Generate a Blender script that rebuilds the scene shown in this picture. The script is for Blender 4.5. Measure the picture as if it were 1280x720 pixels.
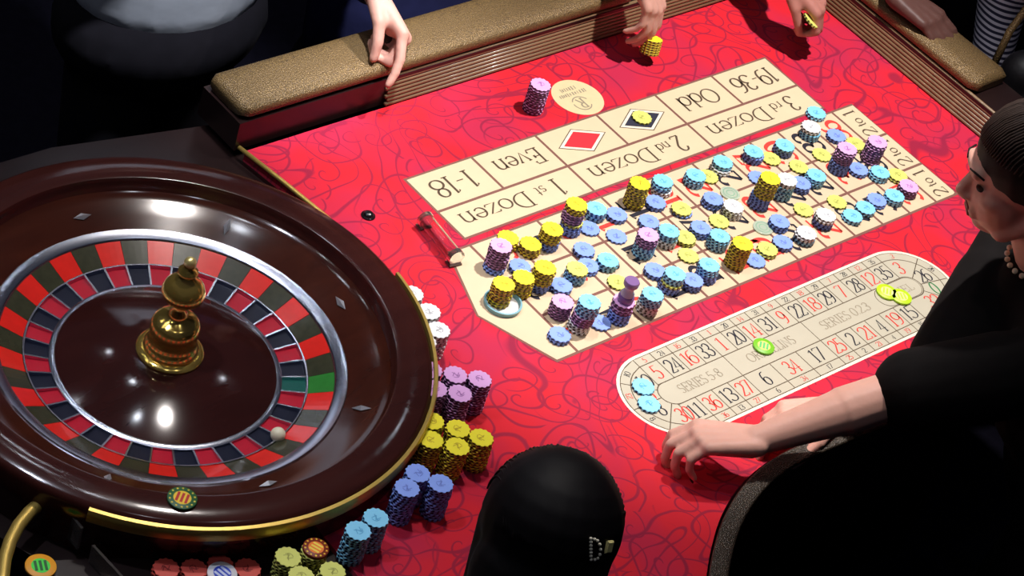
import bpy, math, random
import numpy as np
from mathutils import Vector, Matrix
random.seed(7)
scene = bpy.context.scene
for o in list(bpy.data.objects): bpy.data.objects.remove(o)
COL = scene.collection
PI = math.pi
# ---------------------------------------------------------------- camera
CAM_C = np.array([-2.593663525346378, -1.7663760367523074, 2.662587934703655])
CAM_R = np.array([[0.7326831650392356, -0.6313966017632688, 0.25399549395586596],
                  [-0.2837761138047535, -0.6226503743788827, -0.7292308472080078],
                  [0.6185842682302549, 0.462217310977892, -0.6353807209306928]])
FPX = 3135.43
cd = bpy.data.cameras.new('camera'); cam = bpy.data.objects.new('camera', cd); COL.objects.link(cam)
m = Matrix.Identity(4)
for i in range(3):
    m[i][0] = CAM_R[0][i]; m[i][1] = -CAM_R[1][i]; m[i][2] = -CAM_R[2][i]; m[i][3] = CAM_C[i]
cam.matrix_world = m
cd.sensor_width = 36; cd.lens = FPX * 36 / 1280; cd.clip_end = 100
scene.camera = cam
def at(px, py, z=0.0):
    """the point of the place at height z that the survey of the photograph gives"""
    d = CAM_R.T @ np.array([(px - 640) / FPX, (py - 360) / FPX, 1.0]); t = (z - CAM_C[2]) / d[2]
    return Vector(CAM_C + d * t)
# ---------------------------------------------------------------- world, lights, exposure
w = bpy.data.worlds.new('world'); scene.world = w; w.use_nodes = True
w.node_tree.nodes['Background'].inputs[0].default_value = (0.55, 0.6, 1.0, 1)
w.node_tree.nodes['Background'].inputs[1].default_value = 0.026
def lamp(kind, name, loc, target, energy, color, **kw):
    l = bpy.data.lights.new(name, kind); l.energy = energy; l.color = color
    for k, v in kw.items(): setattr(l, k, v)
    o = bpy.data.objects.new(name, l); COL.objects.link(o); o.location = loc
    o.rotation_euler = (Vector(target) - Vector(loc)).to_track_quat('-Z', 'Y').to_euler()
    return o
lamp('SPOT', 'table_spot', (0.80, 0.16, 2.2), (0.57, 0.24, 0), 300, (1, 0.95, 0.92), spot_size=math.radians(47), spot_blend=0.55, shadow_soft_size=0.04)
lamp('SPOT', 'wheel_spot', (-1.25, 0.75, 2.3), (-0.62, 0.25, 0), 60, (0.80, 0.86, 1.0), spot_size=math.radians(44), spot_blend=0.8, shadow_soft_size=0.03)
lamp('SPOT', 'bank_spot', (-0.1, 0.6, 2.4), (-0.48, -0.06, 0), 85, (1, 0.93, 0.88), spot_size=math.radians(56), spot_blend=0.9, shadow_soft_size=0.06)
for x, y in ((-1.7, 1.5), (-0.9, 1.9), (-0.1, 1.6), (0.6, 2.1), (-2.0, 0.5), (-1.3, 2.6), (0.2, 2.9), (1.9, 1.2), (-0.4, 0.9), (-2.4, 1.6), (-1.1, -0.4), (-0.3, -0.7)):
    lamp('AREA', 'ceiling_downlight', (x, y, 2.7), (x, y, 0), 1.7, (0.85, 0.9, 1.0), shape='DISK', size=0.09)
lamp('SPOT', 'shirt_fill_spot', (-0.2, 0.35, 2.5), (0.05, 1.06, 0.05), 420, (0.9, 0.94, 1.0), spot_size=math.radians(26), spot_blend=0.8, shadow_soft_size=0.05)  # added spot without a known source, brightens the white shirt
vs = scene.view_settings
vs.view_transform = 'Standard'; vs.look = 'None'; vs.exposure = 0.0; vs.gamma = 1; vs.use_curve_mapping = False

# ================================================================ materials
def s2l(c): return tuple((x / 12.92 if x <= 0.04045 else ((x + 0.055) / 1.055) ** 2.4) for x in c)
def rgb(r, g, b): return s2l((r / 255, g / 255, b / 255))
MATS = {}
def mat(name, col, rough=0.5, metal=0.0, vary=0.0, vscale=60, coat=0.0, trans=0.0, ior=1.45, bump=0.0, bscale=200, emit=None, spec=0.5, sheen=0):
    if name in MATS: return MATS[name]
    M = bpy.data.materials.new(name); M.use_nodes = True; nt = M.node_tree; b = nt.nodes['Principled BSDF']
    b.inputs['Base Color'].default_value = (*col, 1); b.inputs['Roughness'].default_value = rough; b.inputs['Metallic'].default_value = metal
    b.inputs['Coat Weight'].default_value = coat; b.inputs['Coat Roughness'].default_value = 0.05
    b.inputs['Transmission Weight'].default_value = trans; b.inputs['IOR'].default_value = ior; b.inputs['Specular IOR Level'].default_value = spec
    b.inputs['Sheen Weight'].default_value = sheen
    tc = nt.nodes.new('ShaderNodeTexCoord')
    if vary:
        n = nt.nodes.new('ShaderNodeTexNoise'); n.inputs['Scale'].default_value = vscale; n.inputs['Detail'].default_value = 4
        nt.links.new(tc.outputs['Object'], n.inputs['Vector'])
        mx = nt.nodes.new('ShaderNodeMix'); mx.data_type = 'RGBA'
        mx.inputs[6].default_value = (*[c * (1 - vary) for c in col], 1); mx.inputs[7].default_value = (*[min(1, c * (1 + vary)) for c in col], 1)
        nt.links.new(n.outputs['Fac'], mx.inputs[0]); nt.links.new(mx.outputs[2], b.inputs['Base Color'])
    if bump:
        n = nt.nodes.new('ShaderNodeTexNoise'); n.inputs['Scale'].default_value = bscale; n.inputs['Detail'].default_value = 3
        nt.links.new(tc.outputs['Object'], n.inputs['Vector'])
        bp = nt.nodes.new('ShaderNodeBump'); bp.inputs['Strength'].default_value = bump; bp.inputs['Distance'].default_value = 0.002
        nt.links.new(n.outputs['Fac'], bp.inputs['Height']); nt.links.new(bp.outputs['Normal'], b.inputs['Normal'])
    MATS[name] = M
    return M
def N(nt, t, **kw):
    n = nt.nodes.new(t)
    for k, v in kw.items():
        if k.startswith('i'): n.inputs[int(k[1:])].default_value = v
        else: setattr(n, k, v)
    return n
def felt_material():
    M = bpy.data.materials.new('red_scroll_felt'); M.use_nodes = True; nt = M.node_tree; b = nt.nodes['Principled BSDF']; L = nt.links.new
    tc = N(nt, 'ShaderNodeTexCoord')
    def contour(scale, k, width, off, dist):
        mp = N(nt, 'ShaderNodeMapping'); mp.inputs['Location'].default_value = (off, off * 0.7, 0); L(tc.outputs['Object'], mp.inputs[0])
        n = N(nt, 'ShaderNodeTexNoise'); n.inputs['Scale'].default_value = scale; n.inputs['Detail'].default_value = 0.6; n.inputs['Distortion'].default_value = dist
        L(mp.outputs[0], n.inputs['Vector'])
        a = N(nt, 'ShaderNodeMath', operation='MULTIPLY', i1=k); L(n.outputs['Fac'], a.inputs[0])
        f = N(nt, 'ShaderNodeMath', operation='PINGPONG', i1=0.5); L(a.outputs[0], f.inputs[0])
        r = N(nt, 'ShaderNodeMapRange'); r.inputs['From Min'].default_value = width * 0.5; r.inputs['From Max'].default_value = width * 1.3
        r.inputs['To Min'].default_value = 1; r.inputs['To Max'].default_value = 0; L(f.outputs[0], r.inputs['Value'])
        return r.outputs[0]
    def scroll(scale, turns, width, off, reach):
        mp = N(nt, 'ShaderNodeMapping'); mp.inputs['Location'].default_value = (off, off * 0.6, 0); L(tc.outputs['Object'], mp.inputs[0])
        n = N(nt, 'ShaderNodeTexNoise'); n.inputs['Scale'].default_value = 6; n.inputs['Detail'].default_value = 1; L(mp.outputs[0], n.inputs['Vector'])
        ns = N(nt, 'ShaderNodeVectorMath', operation='SCALE'); ns.inputs['Scale'].default_value = 0.09; L(n.outputs['Color'], ns.inputs[0])
        co = N(nt, 'ShaderNodeVectorMath', operation='ADD'); L(mp.outputs[0], co.inputs[0]); L(ns.outputs[0], co.inputs[1])
        v = N(nt, 'ShaderNodeTexVoronoi'); v.voronoi_dimensions = '2D'; v.inputs['Scale'].default_value = scale; v.inputs['Randomness'].default_value = 0.9; L(co.outputs[0], v.inputs['Vector'])
        df = N(nt, 'ShaderNodeVectorMath', operation='SUBTRACT'); L(co.outputs[0], df.inputs[0]); L(v.outputs['Position'], df.inputs[1])
        sp_ = N(nt, 'ShaderNodeSeparateXYZ'); L(df.outputs[0], sp_.inputs[0])
        at2 = N(nt, 'ShaderNodeMath', operation='ARCTAN2'); L(sp_.outputs[1], at2.inputs[0]); L(sp_.outputs[0], at2.inputs[1])
        an = N(nt, 'ShaderNodeMath', operation='MULTIPLY', i1=1 / (2 * PI)); L(at2.outputs[0], an.inputs[0])
        cc = N(nt, 'ShaderNodeSeparateColor'); L(v.outputs['Color'], cc.inputs[0])
        sg = N(nt, 'ShaderNodeMath', operation='GREATER_THAN', i1=0.5); L(cc.outputs[0], sg.inputs[0])
        s2 = N(nt, 'ShaderNodeMath', operation='MULTIPLY_ADD', i1=2.0, i2=-1.0); L(sg.outputs[0], s2.inputs[0])
        a2 = N(nt, 'ShaderNodeMath', operation='MULTIPLY'); L(an.outputs[0], a2.inputs[0]); L(s2.outputs[0], a2.inputs[1])
        t = N(nt, 'ShaderNodeMath', operation='MULTIPLY_ADD', i1=turns); L(v.outputs['Distance'], t.inputs[0]); L(a2.outputs[0], t.inputs[2])
        f = N(nt, 'ShaderNodeMath', operation='PINGPONG', i1=0.5); L(t.outputs[0], f.inputs[0])
        r = N(nt, 'ShaderNodeMapRange'); r.inputs['From Min'].default_value = width * 0.6; r.inputs['From Max'].default_value = width * 1.4; r.inputs['To Min'].default_value = 1; r.inputs['To Max'].default_value = 0; L(f.outputs[0], r.inputs['Value'])
        mk = N(nt, 'ShaderNodeMapRange'); mk.inputs['From Min'].default_value = reach; mk.inputs['From Max'].default_value = reach + 0.08; mk.inputs['To Min'].default_value = 1; mk.inputs['To Max'].default_value = 0; L(v.outputs['Distance'], mk.inputs['Value'])
        o_ = N(nt, 'ShaderNodeMath', operation='MULTIPLY'); L(r.outputs[0], o_.inputs[0]); L(mk.outputs[0], o_.inputs[1]); return o_.outputs[0]
    c1 = scroll(7.5, 3.4, 0.055, 3.1, 0.54); c2 = scroll(11.0, 3.0, 0.05, 9.7, 0.44); c3 = contour(4.5, 8.0, 0.055, 5.3, 0.8)
    mxa = N(nt, 'ShaderNodeMath', operation='MAXIMUM'); L(c1, mxa.inputs[0]); L(c2, mxa.inputs[1])
    mxm = N(nt, 'ShaderNodeMath', operation='MAXIMUM'); L(mxa.outputs[0], mxm.inputs[0]); L(c3, mxm.inputs[1])
    patch = N(nt, 'ShaderNodeTexNoise'); patch.inputs['Scale'].default_value = 6; patch.inputs['Detail'].default_value = 2; L(tc.outputs['Object'], patch.inputs['Vector'])
    pr = N(nt, 'ShaderNodeMapRange'); pr.inputs['From Min'].default_value = 0.4; pr.inputs['From Max'].default_value = 0.65; L(patch.outputs['Fac'], pr.inputs['Value'])
    base = N(nt, 'ShaderNodeMix', data_type='RGBA'); base.inputs[6].default_value = (*rgb(212, 22, 40), 1); base.inputs[7].default_value = (*rgb(186, 28, 66), 1)
    L(pr.outputs[0], base.inputs[0])
    line = N(nt, 'ShaderNodeMix', data_type='RGBA'); line.inputs[7].default_value = (*rgb(124, 14, 54), 1)
    fm = N(nt, 'ShaderNodeMath', operation='MULTIPLY', i1=0.72); L(mxm.outputs[0], fm.inputs[0])
    L(fm.outputs[0], line.inputs[0]); L(base.outputs[2], line.inputs[6]); L(line.outputs[2], b.inputs['Base Color'])
    b.inputs['Roughness'].default_value = 0.75; b.inputs['Specular IOR Level'].default_value = 0.25; b.inputs['Sheen Weight'].default_value = 0.1
    fn = N(nt, 'ShaderNodeTexNoise'); fn.inputs['Scale'].default_value = 900; L(tc.outputs['Object'], fn.inputs['Vector'])
    bp = N(nt, 'ShaderNodeBump'); bp.inputs['Strength'].default_value = 0.15; bp.inputs['Distance'].default_value = 0.0006
    L(fn.outputs['Fac'], bp.inputs['Height']); L(bp.outputs['Normal'], b.inputs['Normal'])
    return M
def wood_material(name, c1, c2, rough=0.12, coat=0.0, scale=6):
    M = bpy.data.materials.new(name); M.use_nodes = True; nt = M.node_tree; b = nt.nodes['Principled BSDF']; L = nt.links.new
    tc = N(nt, 'ShaderNodeTexCoord'); mp = N(nt, 'ShaderNodeMapping'); mp.inputs['Scale'].default_value = (1, 6, 6); L(tc.outputs['Object'], mp.inputs[0])
    n = N(nt, 'ShaderNodeTexNoise'); n.inputs['Scale'].default_value = scale; n.inputs['Detail'].default_value = 6; n.inputs['Distortion'].default_value = 0.6; L(mp.outputs[0], n.inputs['Vector'])
    mx = N(nt, 'ShaderNodeMix', data_type='RGBA'); mx.inputs[6].default_value = (*c1, 1); mx.inputs[7].default_value = (*c2, 1)
    L(n.outputs['Fac'], mx.inputs[0]); L(mx.outputs[2], b.inputs['Base Color'])
    b.inputs['Roughness'].default_value = rough; b.inputs['Coat Weight'].default_value = coat; b.inputs['Coat Roughness'].default_value = 0.06
    return M
def glitter_material(name, c1, c2, metal=0.6, rough=0.38):
    M = bpy.data.materials.new(name); M.use_nodes = True; nt = M.node_tree; b = nt.nodes['Principled BSDF']; L = nt.links.new
    tc = N(nt, 'ShaderNodeTexCoord')
    v = N(nt, 'ShaderNodeTexVoronoi'); v.inputs['Scale'].default_value = 420; L(tc.outputs['Object'], v.inputs['Vector'])
    n = N(nt, 'ShaderNodeTexNoise'); n.inputs['Scale'].default_value = 480; n.inputs['Detail'].default_value = 3; L(tc.outputs['Object'], n.inputs['Vector'])
    r = N(nt, 'ShaderNodeMapRange'); r.inputs['From Min'].default_value = 0.35; r.inputs['From Max'].default_value = 0.68; L(n.outputs['Fac'], r.inputs['Value'])
    mx = N(nt, 'ShaderNodeMix', data_type='RGBA'); mx.inputs[6].default_value = (*c1, 1); mx.inputs[7].default_value = (*c2, 1)
    L(r.outputs[0], mx.inputs[0]); L(mx.outputs[2], b.inputs['Base Color'])
    b.inputs['Metallic'].default_value = metal; b.inputs['Roughness'].default_value = rough
    bp = N(nt, 'ShaderNodeBump'); bp.inputs['Strength'].default_value = 0.6; bp.inputs['Distance'].default_value = 0.002
    L(v.outputs['Distance'], bp.inputs['Height']); L(bp.outputs['Normal'], b.inputs['Normal'])
    return M
def stripe_material(name, c1, c2, freq, axis=2, rough=0.8, dist=0.5, thr=0.5):
    M = bpy.data.materials.new(name); M.use_nodes = True; nt = M.node_tree; b = nt.nodes['Principled BSDF']; L = nt.links.new
    tc = N(nt, 'ShaderNodeTexCoord')
    wv = N(nt, 'ShaderNodeTexWave'); wv.bands_direction = 'XYZ'[axis]; wv.inputs['Scale'].default_value = freq; wv.inputs['Distortion'].default_value = dist
    wv.inputs['Detail'].default_value = 1; wv.inputs['Detail Scale'].default_value = 0.6
    L(tc.outputs['Object'], wv.inputs['Vector'])
    cr = N(nt, 'ShaderNodeMapRange'); cr.inputs['From Min'].default_value = thr - 0.08; cr.inputs['From Max'].default_value = thr + 0.08; L(wv.outputs['Fac'], cr.inputs['Value'])
    mx = N(nt, 'ShaderNodeMix', data_type='RGBA'); mx.inputs[6].default_value = (*c1, 1); mx.inputs[7].default_value = (*c2, 1)
    L(cr.outputs[0], mx.inputs[0]); L(mx.outputs[2], b.inputs['Base Color']); b.inputs['Roughness'].default_value = rough
    return M
FELT = felt_material()
WOOD = wood_material('dark_mahogany', rgb(44, 18, 12), rgb(74, 33, 20))
WOOD_RIM = wood_material('mahogany_rim', rgb(46, 20, 18), rgb(70, 33, 28), rough=0.14, coat=0.0)
CONE_W = wood_material('rotor_wood', rgb(40, 16, 15), rgb(58, 26, 23), rough=0.1)
RIDGE_W = wood_material('ridge_wood', rgb(104, 80, 58), rgb(150, 122, 90), rough=0.35, coat=0.4)
BLACKWOOD = wood_material('black_wood', rgb(24, 13, 13), rgb(36, 21, 20), rough=0.3, coat=0.0)
GLITTER = glitter_material('gold_glitter_vinyl', rgb(78, 61, 42), rgb(142, 114, 70), metal=0.35, rough=0.42)
GLITTER_D = glitter_material('dark_glitter_vinyl', rgb(26, 21, 18), rgb(78, 66, 52), metal=0.3)
BRASS = mat('brass', rgb(208, 176, 92), 0.4, 0.65, vary=0.12, vscale=90)
GOLD = mat('polished_gold', rgb(232, 194, 100), 0.17, 0.85, vary=0.05)
SILVER = mat('satin_silver', rgb(205, 210, 225), 0.25, 1.0, vary=0.08, vscale=120)
CHROME = mat('chrome', rgb(225, 225, 230), 0.1, 1.0, vary=0.03)
TILE_RED = mat('red_tile', rgb(235, 40, 30), 0.22, vary=0.12, coat=0.6)
TILE_BLACK = mat('dark_tile', rgb(58, 58, 40), 0.22, vary=0.35, vscale=80, coat=0.6)
TILE_GREEN = mat('green_tile', rgb(50, 130, 50), 0.22, vary=0.15, coat=0.6)
POCK_RED = mat('red_pocket', rgb(190, 24, 48), 0.3, vary=0.1, coat=0.3)
POCK_BLACK = mat('black_pocket', rgb(22, 26, 44), 0.3, vary=0.2, coat=0.3)
POCK_GREEN = mat('green_pocket', rgb(20, 90, 80), 0.3, vary=0.1, coat=0.3)
IVORY = mat('ivory', rgb(238, 230, 200), 0.25, vary=0.03)
TAN = mat('layout_tan', rgb(214, 194, 160), 0.8, vary=0.05, vscale=30, spec=0.2)
TAN2 = mat('layout_tan_grid', rgb(218, 192, 160), 0.8, vary=0.05, vscale=30, spec=0.2)
TAN3 = mat('racetrack_tan', rgb(188, 180, 160), 0.8, vary=0.05, vscale=30, spec=0.2)
LINE = mat('layout_line_brown', rgb(128, 88, 78), 0.8, vary=0.05, spec=0.2)
LINE_D = mat('racetrack_line', rgb(92, 78, 62), 0.8, vary=0.05, spec=0.2)
CREAM = mat('racetrack_border', rgb(238, 222, 200), 0.8, vary=0.03, spec=0.2)
INK = mat('ink_brown', rgb(88, 72, 58), 0.8, vary=0.05, spec=0.2)
INK_G = mat('ink_grey', rgb(150, 138, 118), 0.8, vary=0.05, spec=0.2)
INK_K = mat('ink_black', rgb(44, 42, 52), 0.8, vary=0.05, spec=0.2)
INK_R = mat('ink_red', rgb(214, 66, 58), 0.8, vary=0.05, spec=0.2)
INK_GR = mat('ink_green', rgb(40, 120, 70), 0.8, vary=0.05, spec=0.2)
BLACKPL = mat('black_plastic', rgb(18, 18, 22), 0.2, vary=0.1)
GLASS = mat('clear_acrylic', (0.93, 0.9, 0.88), 0.04, trans=1.0, ior=1.3, vary=0.02)
SMOKE = mat('smoky_acrylic', rgb(150, 140, 135), 0.12, trans=0.85, ior=1.25, vary=0.05)
PURPLE_GL = mat('purple_acrylic', rgb(206, 190, 224), 0.08, trans=0.25, ior=1.4, vary=0.05)

# ================================================================ mesh helpers
class MB:
    def __init__(self): self.v = []; self.f = []; self.mi = []
    def add(self, vs, fs, mi=0):
        o = len(self.v); self.v += [tuple(x) for x in vs]
        self.f += [tuple(i + o for i in f) for f in fs]; self.mi += [mi] * len(fs)
    def box(self, x0, x1, y0, y1, z0, z1, mi=0):
        self.add([(x, y, z) for x in (x0, x1) for y in (y0, y1) for z in (z0, z1)],
                 [(0, 1, 3, 2), (4, 6, 7, 5), (0, 4, 5, 1), (2, 3, 7, 6), (0, 2, 6, 4), (1, 5, 7, 3)], mi)
    def prism(self, poly, z0, z1, mi=0, bottom=True):
        n = len(poly); a = sum(poly[i][0] * poly[(i + 1) % n][1] - poly[(i + 1) % n][0] * poly[i][1] for i in range(n))
        if a < 0: poly = poly[::-1]
        self.add([(x, y, z0) for x, y in poly] + [(x, y, z1) for x, y in poly],
                 [tuple(range(n, 2 * n))] + ([tuple(range(n - 1, -1, -1))] if bottom else []) + [(i, (i + 1) % n, n + (i + 1) % n, n + i) for i in range(n)], mi)
    def lathe(self, prof, seg=64, c=(0, 0), mi=0, closed=False, a0=0.0, a1=2 * PI):
        full = abs(a1 - a0 - 2 * PI) < 1e-6; n = seg if full else seg + 1; k = len(prof)
        vs = [(c[0] + r * math.cos(a0 + (a1 - a0) * j / seg), c[1] + r * math.sin(a0 + (a1 - a0) * j / seg), z) for j in range(n) for r, z in prof]
        fs = []
        for j in range(seg):
            j2 = (j + 1) % n
            for i in range(k if closed else k - 1):
                i2 = (i + 1) % k; fs.append((j * k + i, j2 * k + i, j2 * k + i2, j * k + i2))
        if not full and closed: fs += [tuple(range(k)), tuple(seg * k + i for i in reversed(range(k)))]
        self.add(vs, fs, mi)
    def tube(self, pts, r, seg=10, mi=0, cap=True):
        pts = [Vector(p) for p in pts]; n = len(pts); rs = r if isinstance(r, (list, tuple)) else [r] * n
        vs = []; up = None
        for i, p in enumerate(pts):
            t = (pts[min(i + 1, n - 1)] - pts[max(i - 1, 0)]).normalized()
            if up is None: up = Vector((0, 0, 1)) if abs(t.z) < 0.9 else Vector((1, 0, 0))
            s = t.cross(up).normalized(); u = s.cross(t).normalized(); up = u
            vs += [p + rs[i] * (math.cos(2 * PI * k / seg) * s + math.sin(2 * PI * k / seg) * u) for k in range(seg)]
        fs = [(i * seg + k, i * seg + (k + 1) % seg, (i + 1) * seg + (k + 1) % seg, (i + 1) * seg + k) for i in range(n - 1) for k in range(seg)]
        if cap: fs += [tuple(reversed(range(seg))), tuple((n - 1) * seg + k for k in range(seg))]
        self.add(vs, fs, mi)
    def capsule(self, p0, p1, r0, r1, seg=14, flat=1.0, nrm=None):
        p0 = Vector(p0); p1 = Vector(p1); t = (p1 - p0); L = t.length; t = t.normalized() if L > 1e-6 else Vector((0, 0, 1))
        u = Vector(nrm) if nrm is not None else (Vector((0, 0, 1)) if abs(t.z) < 0.9 else Vector((1, 0, 0)))
        s = t.cross(u).normalized(); u = s.cross(t).normalized(); rings = []
        for k in range(5): a = -PI / 2 + (k + 0.35) * PI / 2 / 5; rings.append((p0 + t * r0 * math.sin(a), r0 * math.cos(a)))
        for k in range(5): a = (k + 0.65) * PI / 2 / 5; rings.append((p1 + t * r1 * math.sin(a), r1 * math.cos(a)))
        vs = [c + rr * (math.cos(2 * PI * j / seg) * s + flat * math.sin(2 * PI * j / seg) * u) for c, rr in rings for j in range(seg)]
        n = len(rings)
        fs = [(i * seg + j, i * seg + (j + 1) % seg, (i + 1) * seg + (j + 1) % seg, (i + 1) * seg + j) for i in range(n - 1) for j in range(seg)]
        fs += [tuple(reversed(range(seg))), tuple((n - 1) * seg + j for j in range(seg))]
        self.add(vs, fs)
    def ball(self, c, rx, ry=None, rz=None, X=None, Y=None, Z=None, seg=20, rings=12, mi=0):
        ry = ry or rx; rz = rz or rx; c = Vector(c); X = Vector(X or (1, 0, 0)); Y = Vector(Y or (0, 1, 0)); Z = Vector(Z or (0, 0, 1))
        vs = [c - Z * rz]; 
        for i in range(1, rings):
            a = -PI / 2 + PI * i / rings
            vs += [c + X * (rx * math.cos(a) * math.cos(2 * PI * j / seg)) + Y * (ry * math.cos(a) * math.sin(2 * PI * j / seg)) + Z * (rz * math.sin(a)) for j in range(seg)]
        vs.append(c + Z * rz); last = len(vs) - 1
        fs = [(0, 1 + (j + 1) % seg, 1 + j) for j in range(seg)]
        for i in range(rings - 2):
            a = 1 + i * seg; b = a + seg
            fs += [(a + j, a + (j + 1) % seg, b + (j + 1) % seg, b + j) for j in range(seg)]
        a = 1 + (rings - 2) * seg; fs += [(a + j, a + (j + 1) % seg, last) for j in range(seg)]
        self.add(vs, fs, mi)
    def mesh(self, name, mats, smooth=False):
        me = bpy.data.meshes.new(name); me.from_pydata(self.v, [], self.f)
        for M in (mats if isinstance(mats, (list, tuple)) else [mats]): me.materials.append(M)
        me.polygons.foreach_set('material_index', self.mi)
        if smooth: me.polygons.foreach_set('use_smooth', [True] * len(me.polygons))
        me.update(); return me
    def build(self, name, mats, parent=None, smooth=False, loc=None):
        me = self.mesh(name, mats, smooth)
        o = bpy.data.objects.new(name, me); COL.objects.link(o)
        if parent: o.parent = parent
        if loc is not None: o.location = loc
        return o
def autosmooth(o, angle=40):
    me = o.data; me.polygons.foreach_set('use_smooth', [True] * len(me.polygons)); me.set_sharp_from_angle(angle=math.radians(angle)); return o
def tag(o, label, cat, group=None, kind=None):
    if label: o['label'] = label
    if cat: o['category'] = cat
    if group: o['group'] = group
    if kind: o['kind'] = kind
    return o
def empty(name, loc=(0, 0, 0)):
    o = bpy.data.objects.new(name, None); COL.objects.link(o); o.location = loc; o.empty_display_size = 0.05; return o
def child(o, parent):
    """parent while keeping the world place (parents are never rotated)"""
    o.parent = parent; o.location = Vector(o.location) - Vector(parent.location); return o

# ---------------------------------------------------------------- lettering: a small serif stroke face
def arc(cx, cy, rx, ry, a0, a1, n=14): return [(cx + rx * math.cos(math.radians(a0 + (a1 - a0) * i / n)), cy + ry * math.sin(math.radians(a0 + (a1 - a0) * i / n))) for i in range(n + 1)]
def sf(x, y, w=0.12): return [(x - w, y), (x + w, y)]
X_ = 0.64
GLY = {
 '0': (0.6, [arc(.3, .5, .26, .5, 0, 360, 24)]),
 '1': (0.4, [[(.22, 0), (.22, 1), (.08, .86)], sf(.22, 0)]),
 '2': (0.6, [arc(.3, .72, .25, .28, 170, -30, 14) + [(.06, .02)], [(.05, 0), (.55, 0), (.57, .12)]]),
 '3': (0.58, [arc(.27, .76, .22, .24, 160, -90, 12), arc(.27, .26, .26, .26, 90, -160, 14)]),
 '4': (0.62, [[(.44, 0), (.44, 1), (.04, .28), (.6, .28)], sf(.44, 0)]),
 '5': (0.58, [[(.5, 1), (.14, 1), (.1, .55)] + arc(.26, .31, .27, .31, 120, -150, 14)]),
 '6': (0.6, [[(.46, 1)] + arc(.32, .5, .27, .48, 100, 180, 8) + [(.05, .32)], arc(.3, .3, .25, .3, 0, 360, 20)]),
 '7': (0.56, [[(.04, .88), (.06, 1), (.52, 1), (.2, 0)]]),
 '8': (0.58, [arc(.29, .76, .2, .24, 0, 360, 18), arc(.29, .26, .25, .26, 0, 360, 20)]),
 '9': (0.6, [[(.14, 0)] + arc(.28, .5, .27, .48, -80, 0, 8) + [(.55, .68)], arc(.3, .7, .25, .3, 0, 360, 20)]),
 '-': (0.42, [[(.06, .4), (.34, .4)]]), '.': (0.22, [[(.1, 0), (.1, .08)]]),
 'E': (0.66, [[(.14, 0), (.14, 1)], [(.02, 0), (.56, 0), (.6, .2)], [(.02, 1), (.54, 1), (.57, .82)], [(.14, .52), (.42, .52)], [(.42, .42), (.42, .62)]]),
 'D': (0.82, [[(.14, 0), (.14, 1)], [(.02, 1), (.3, 1)] + arc(.3, .5, .44, .5, 90, -90, 18) + [(.02, 0)]]),
 'O': (0.86, [arc(.42, .5, .38, .5, 0, 360, 26)]),
 'S': (0.56, [arc(.28, .76, .2, .24, 30, 250, 12) + arc(.28, .26, .22, .26, 80, -150, 14)]),
 'R': (0.72, [[(.14, 0), (.14, 1)], [(.02, 1), (.3, 1)] + arc(.3, .76, .24, .24, 90, -90, 12) + [(.14, .52)], [(.32, .52), (.62, 0)], sf(.14, 0)]),
 'I': (0.34, [[(.16, 0), (.16, 1)], sf(.16, 0), sf(.16, 1)]),
 'P': (0.62, [[(.14, 0), (.14, 1)], [(.02, 1), (.3, 1)] + arc(.3, .74, .24, .26, 90, -90, 12) + [(.14, .48)], sf(.14, 0)]),
 'H': (0.82, [[(.14, 0), (.14, 1)], [(.64, 0), (.64, 1)], [(.14, .52), (.64, .52)], sf(.14, 0), sf(.14, 1), sf(.64, 0), sf(.64, 1)]),
 'L': (0.6, [[(.14, 0), (.14, 1)], [(.02, 0), (.52, 0), (.56, .22)], sf(.14, 1)]),
 'N': (0.84, [[(.12, 0), (.12, 1), (.68, 0), (.68, 1)], sf(.12, 0), sf(.68, 1)]),
 'v': (0.62, [[(.06, X_), (.3, 0), (.54, X_)], sf(.08, X_, .08), sf(.52, X_, .08)]),
 'e': (0.58, [[(.06, .36), (.5, .36)] + arc(.28, .32, .23, .32, 10, 320, 18)]),
 'n': (0.68, [[(.12, 0), (.12, X_), (.04, X_)], arc(.32, .42, .2, .22, 170, 0, 10) + [(.52, 0)], sf(.12, 0, .09), sf(.52, 0, .09)]),
 'd': (0.64, [arc(.28, .32, .24, .32, 0, 360, 20), [(.42, 1), (.52, 1), (.52, 0), (.6, 0)]]),
 'o': (0.62, [arc(.3, .32, .26, .32, 0, 360, 20)]),
 'z': (0.58, [[(.06, .54), (.08, X_), (.5, X_), (.06, 0), (.5, 0), (.53, .12)]]),
 's': (0.46, [arc(.22, .48, .15, .16, 30, 250, 10) + arc(.22, .17, .17, .17, 80, -150, 10)]),
 't': (0.4, [[(.18, .9), (.18, .12)] + arc(.28, .12, .1, .12, 180, 300, 6), [(.04, X_), (.34, X_)]]),
 'r': (0.46, [[(.12, 0), (.12, X_), (.04, X_)], arc(.3, .42, .18, .22, 170, 60, 8), sf(.12, 0, .09)]),
 ' ': (0.35, []),
}
def text_width(s): return sum(GLY[c][0] for c in s)
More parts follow.
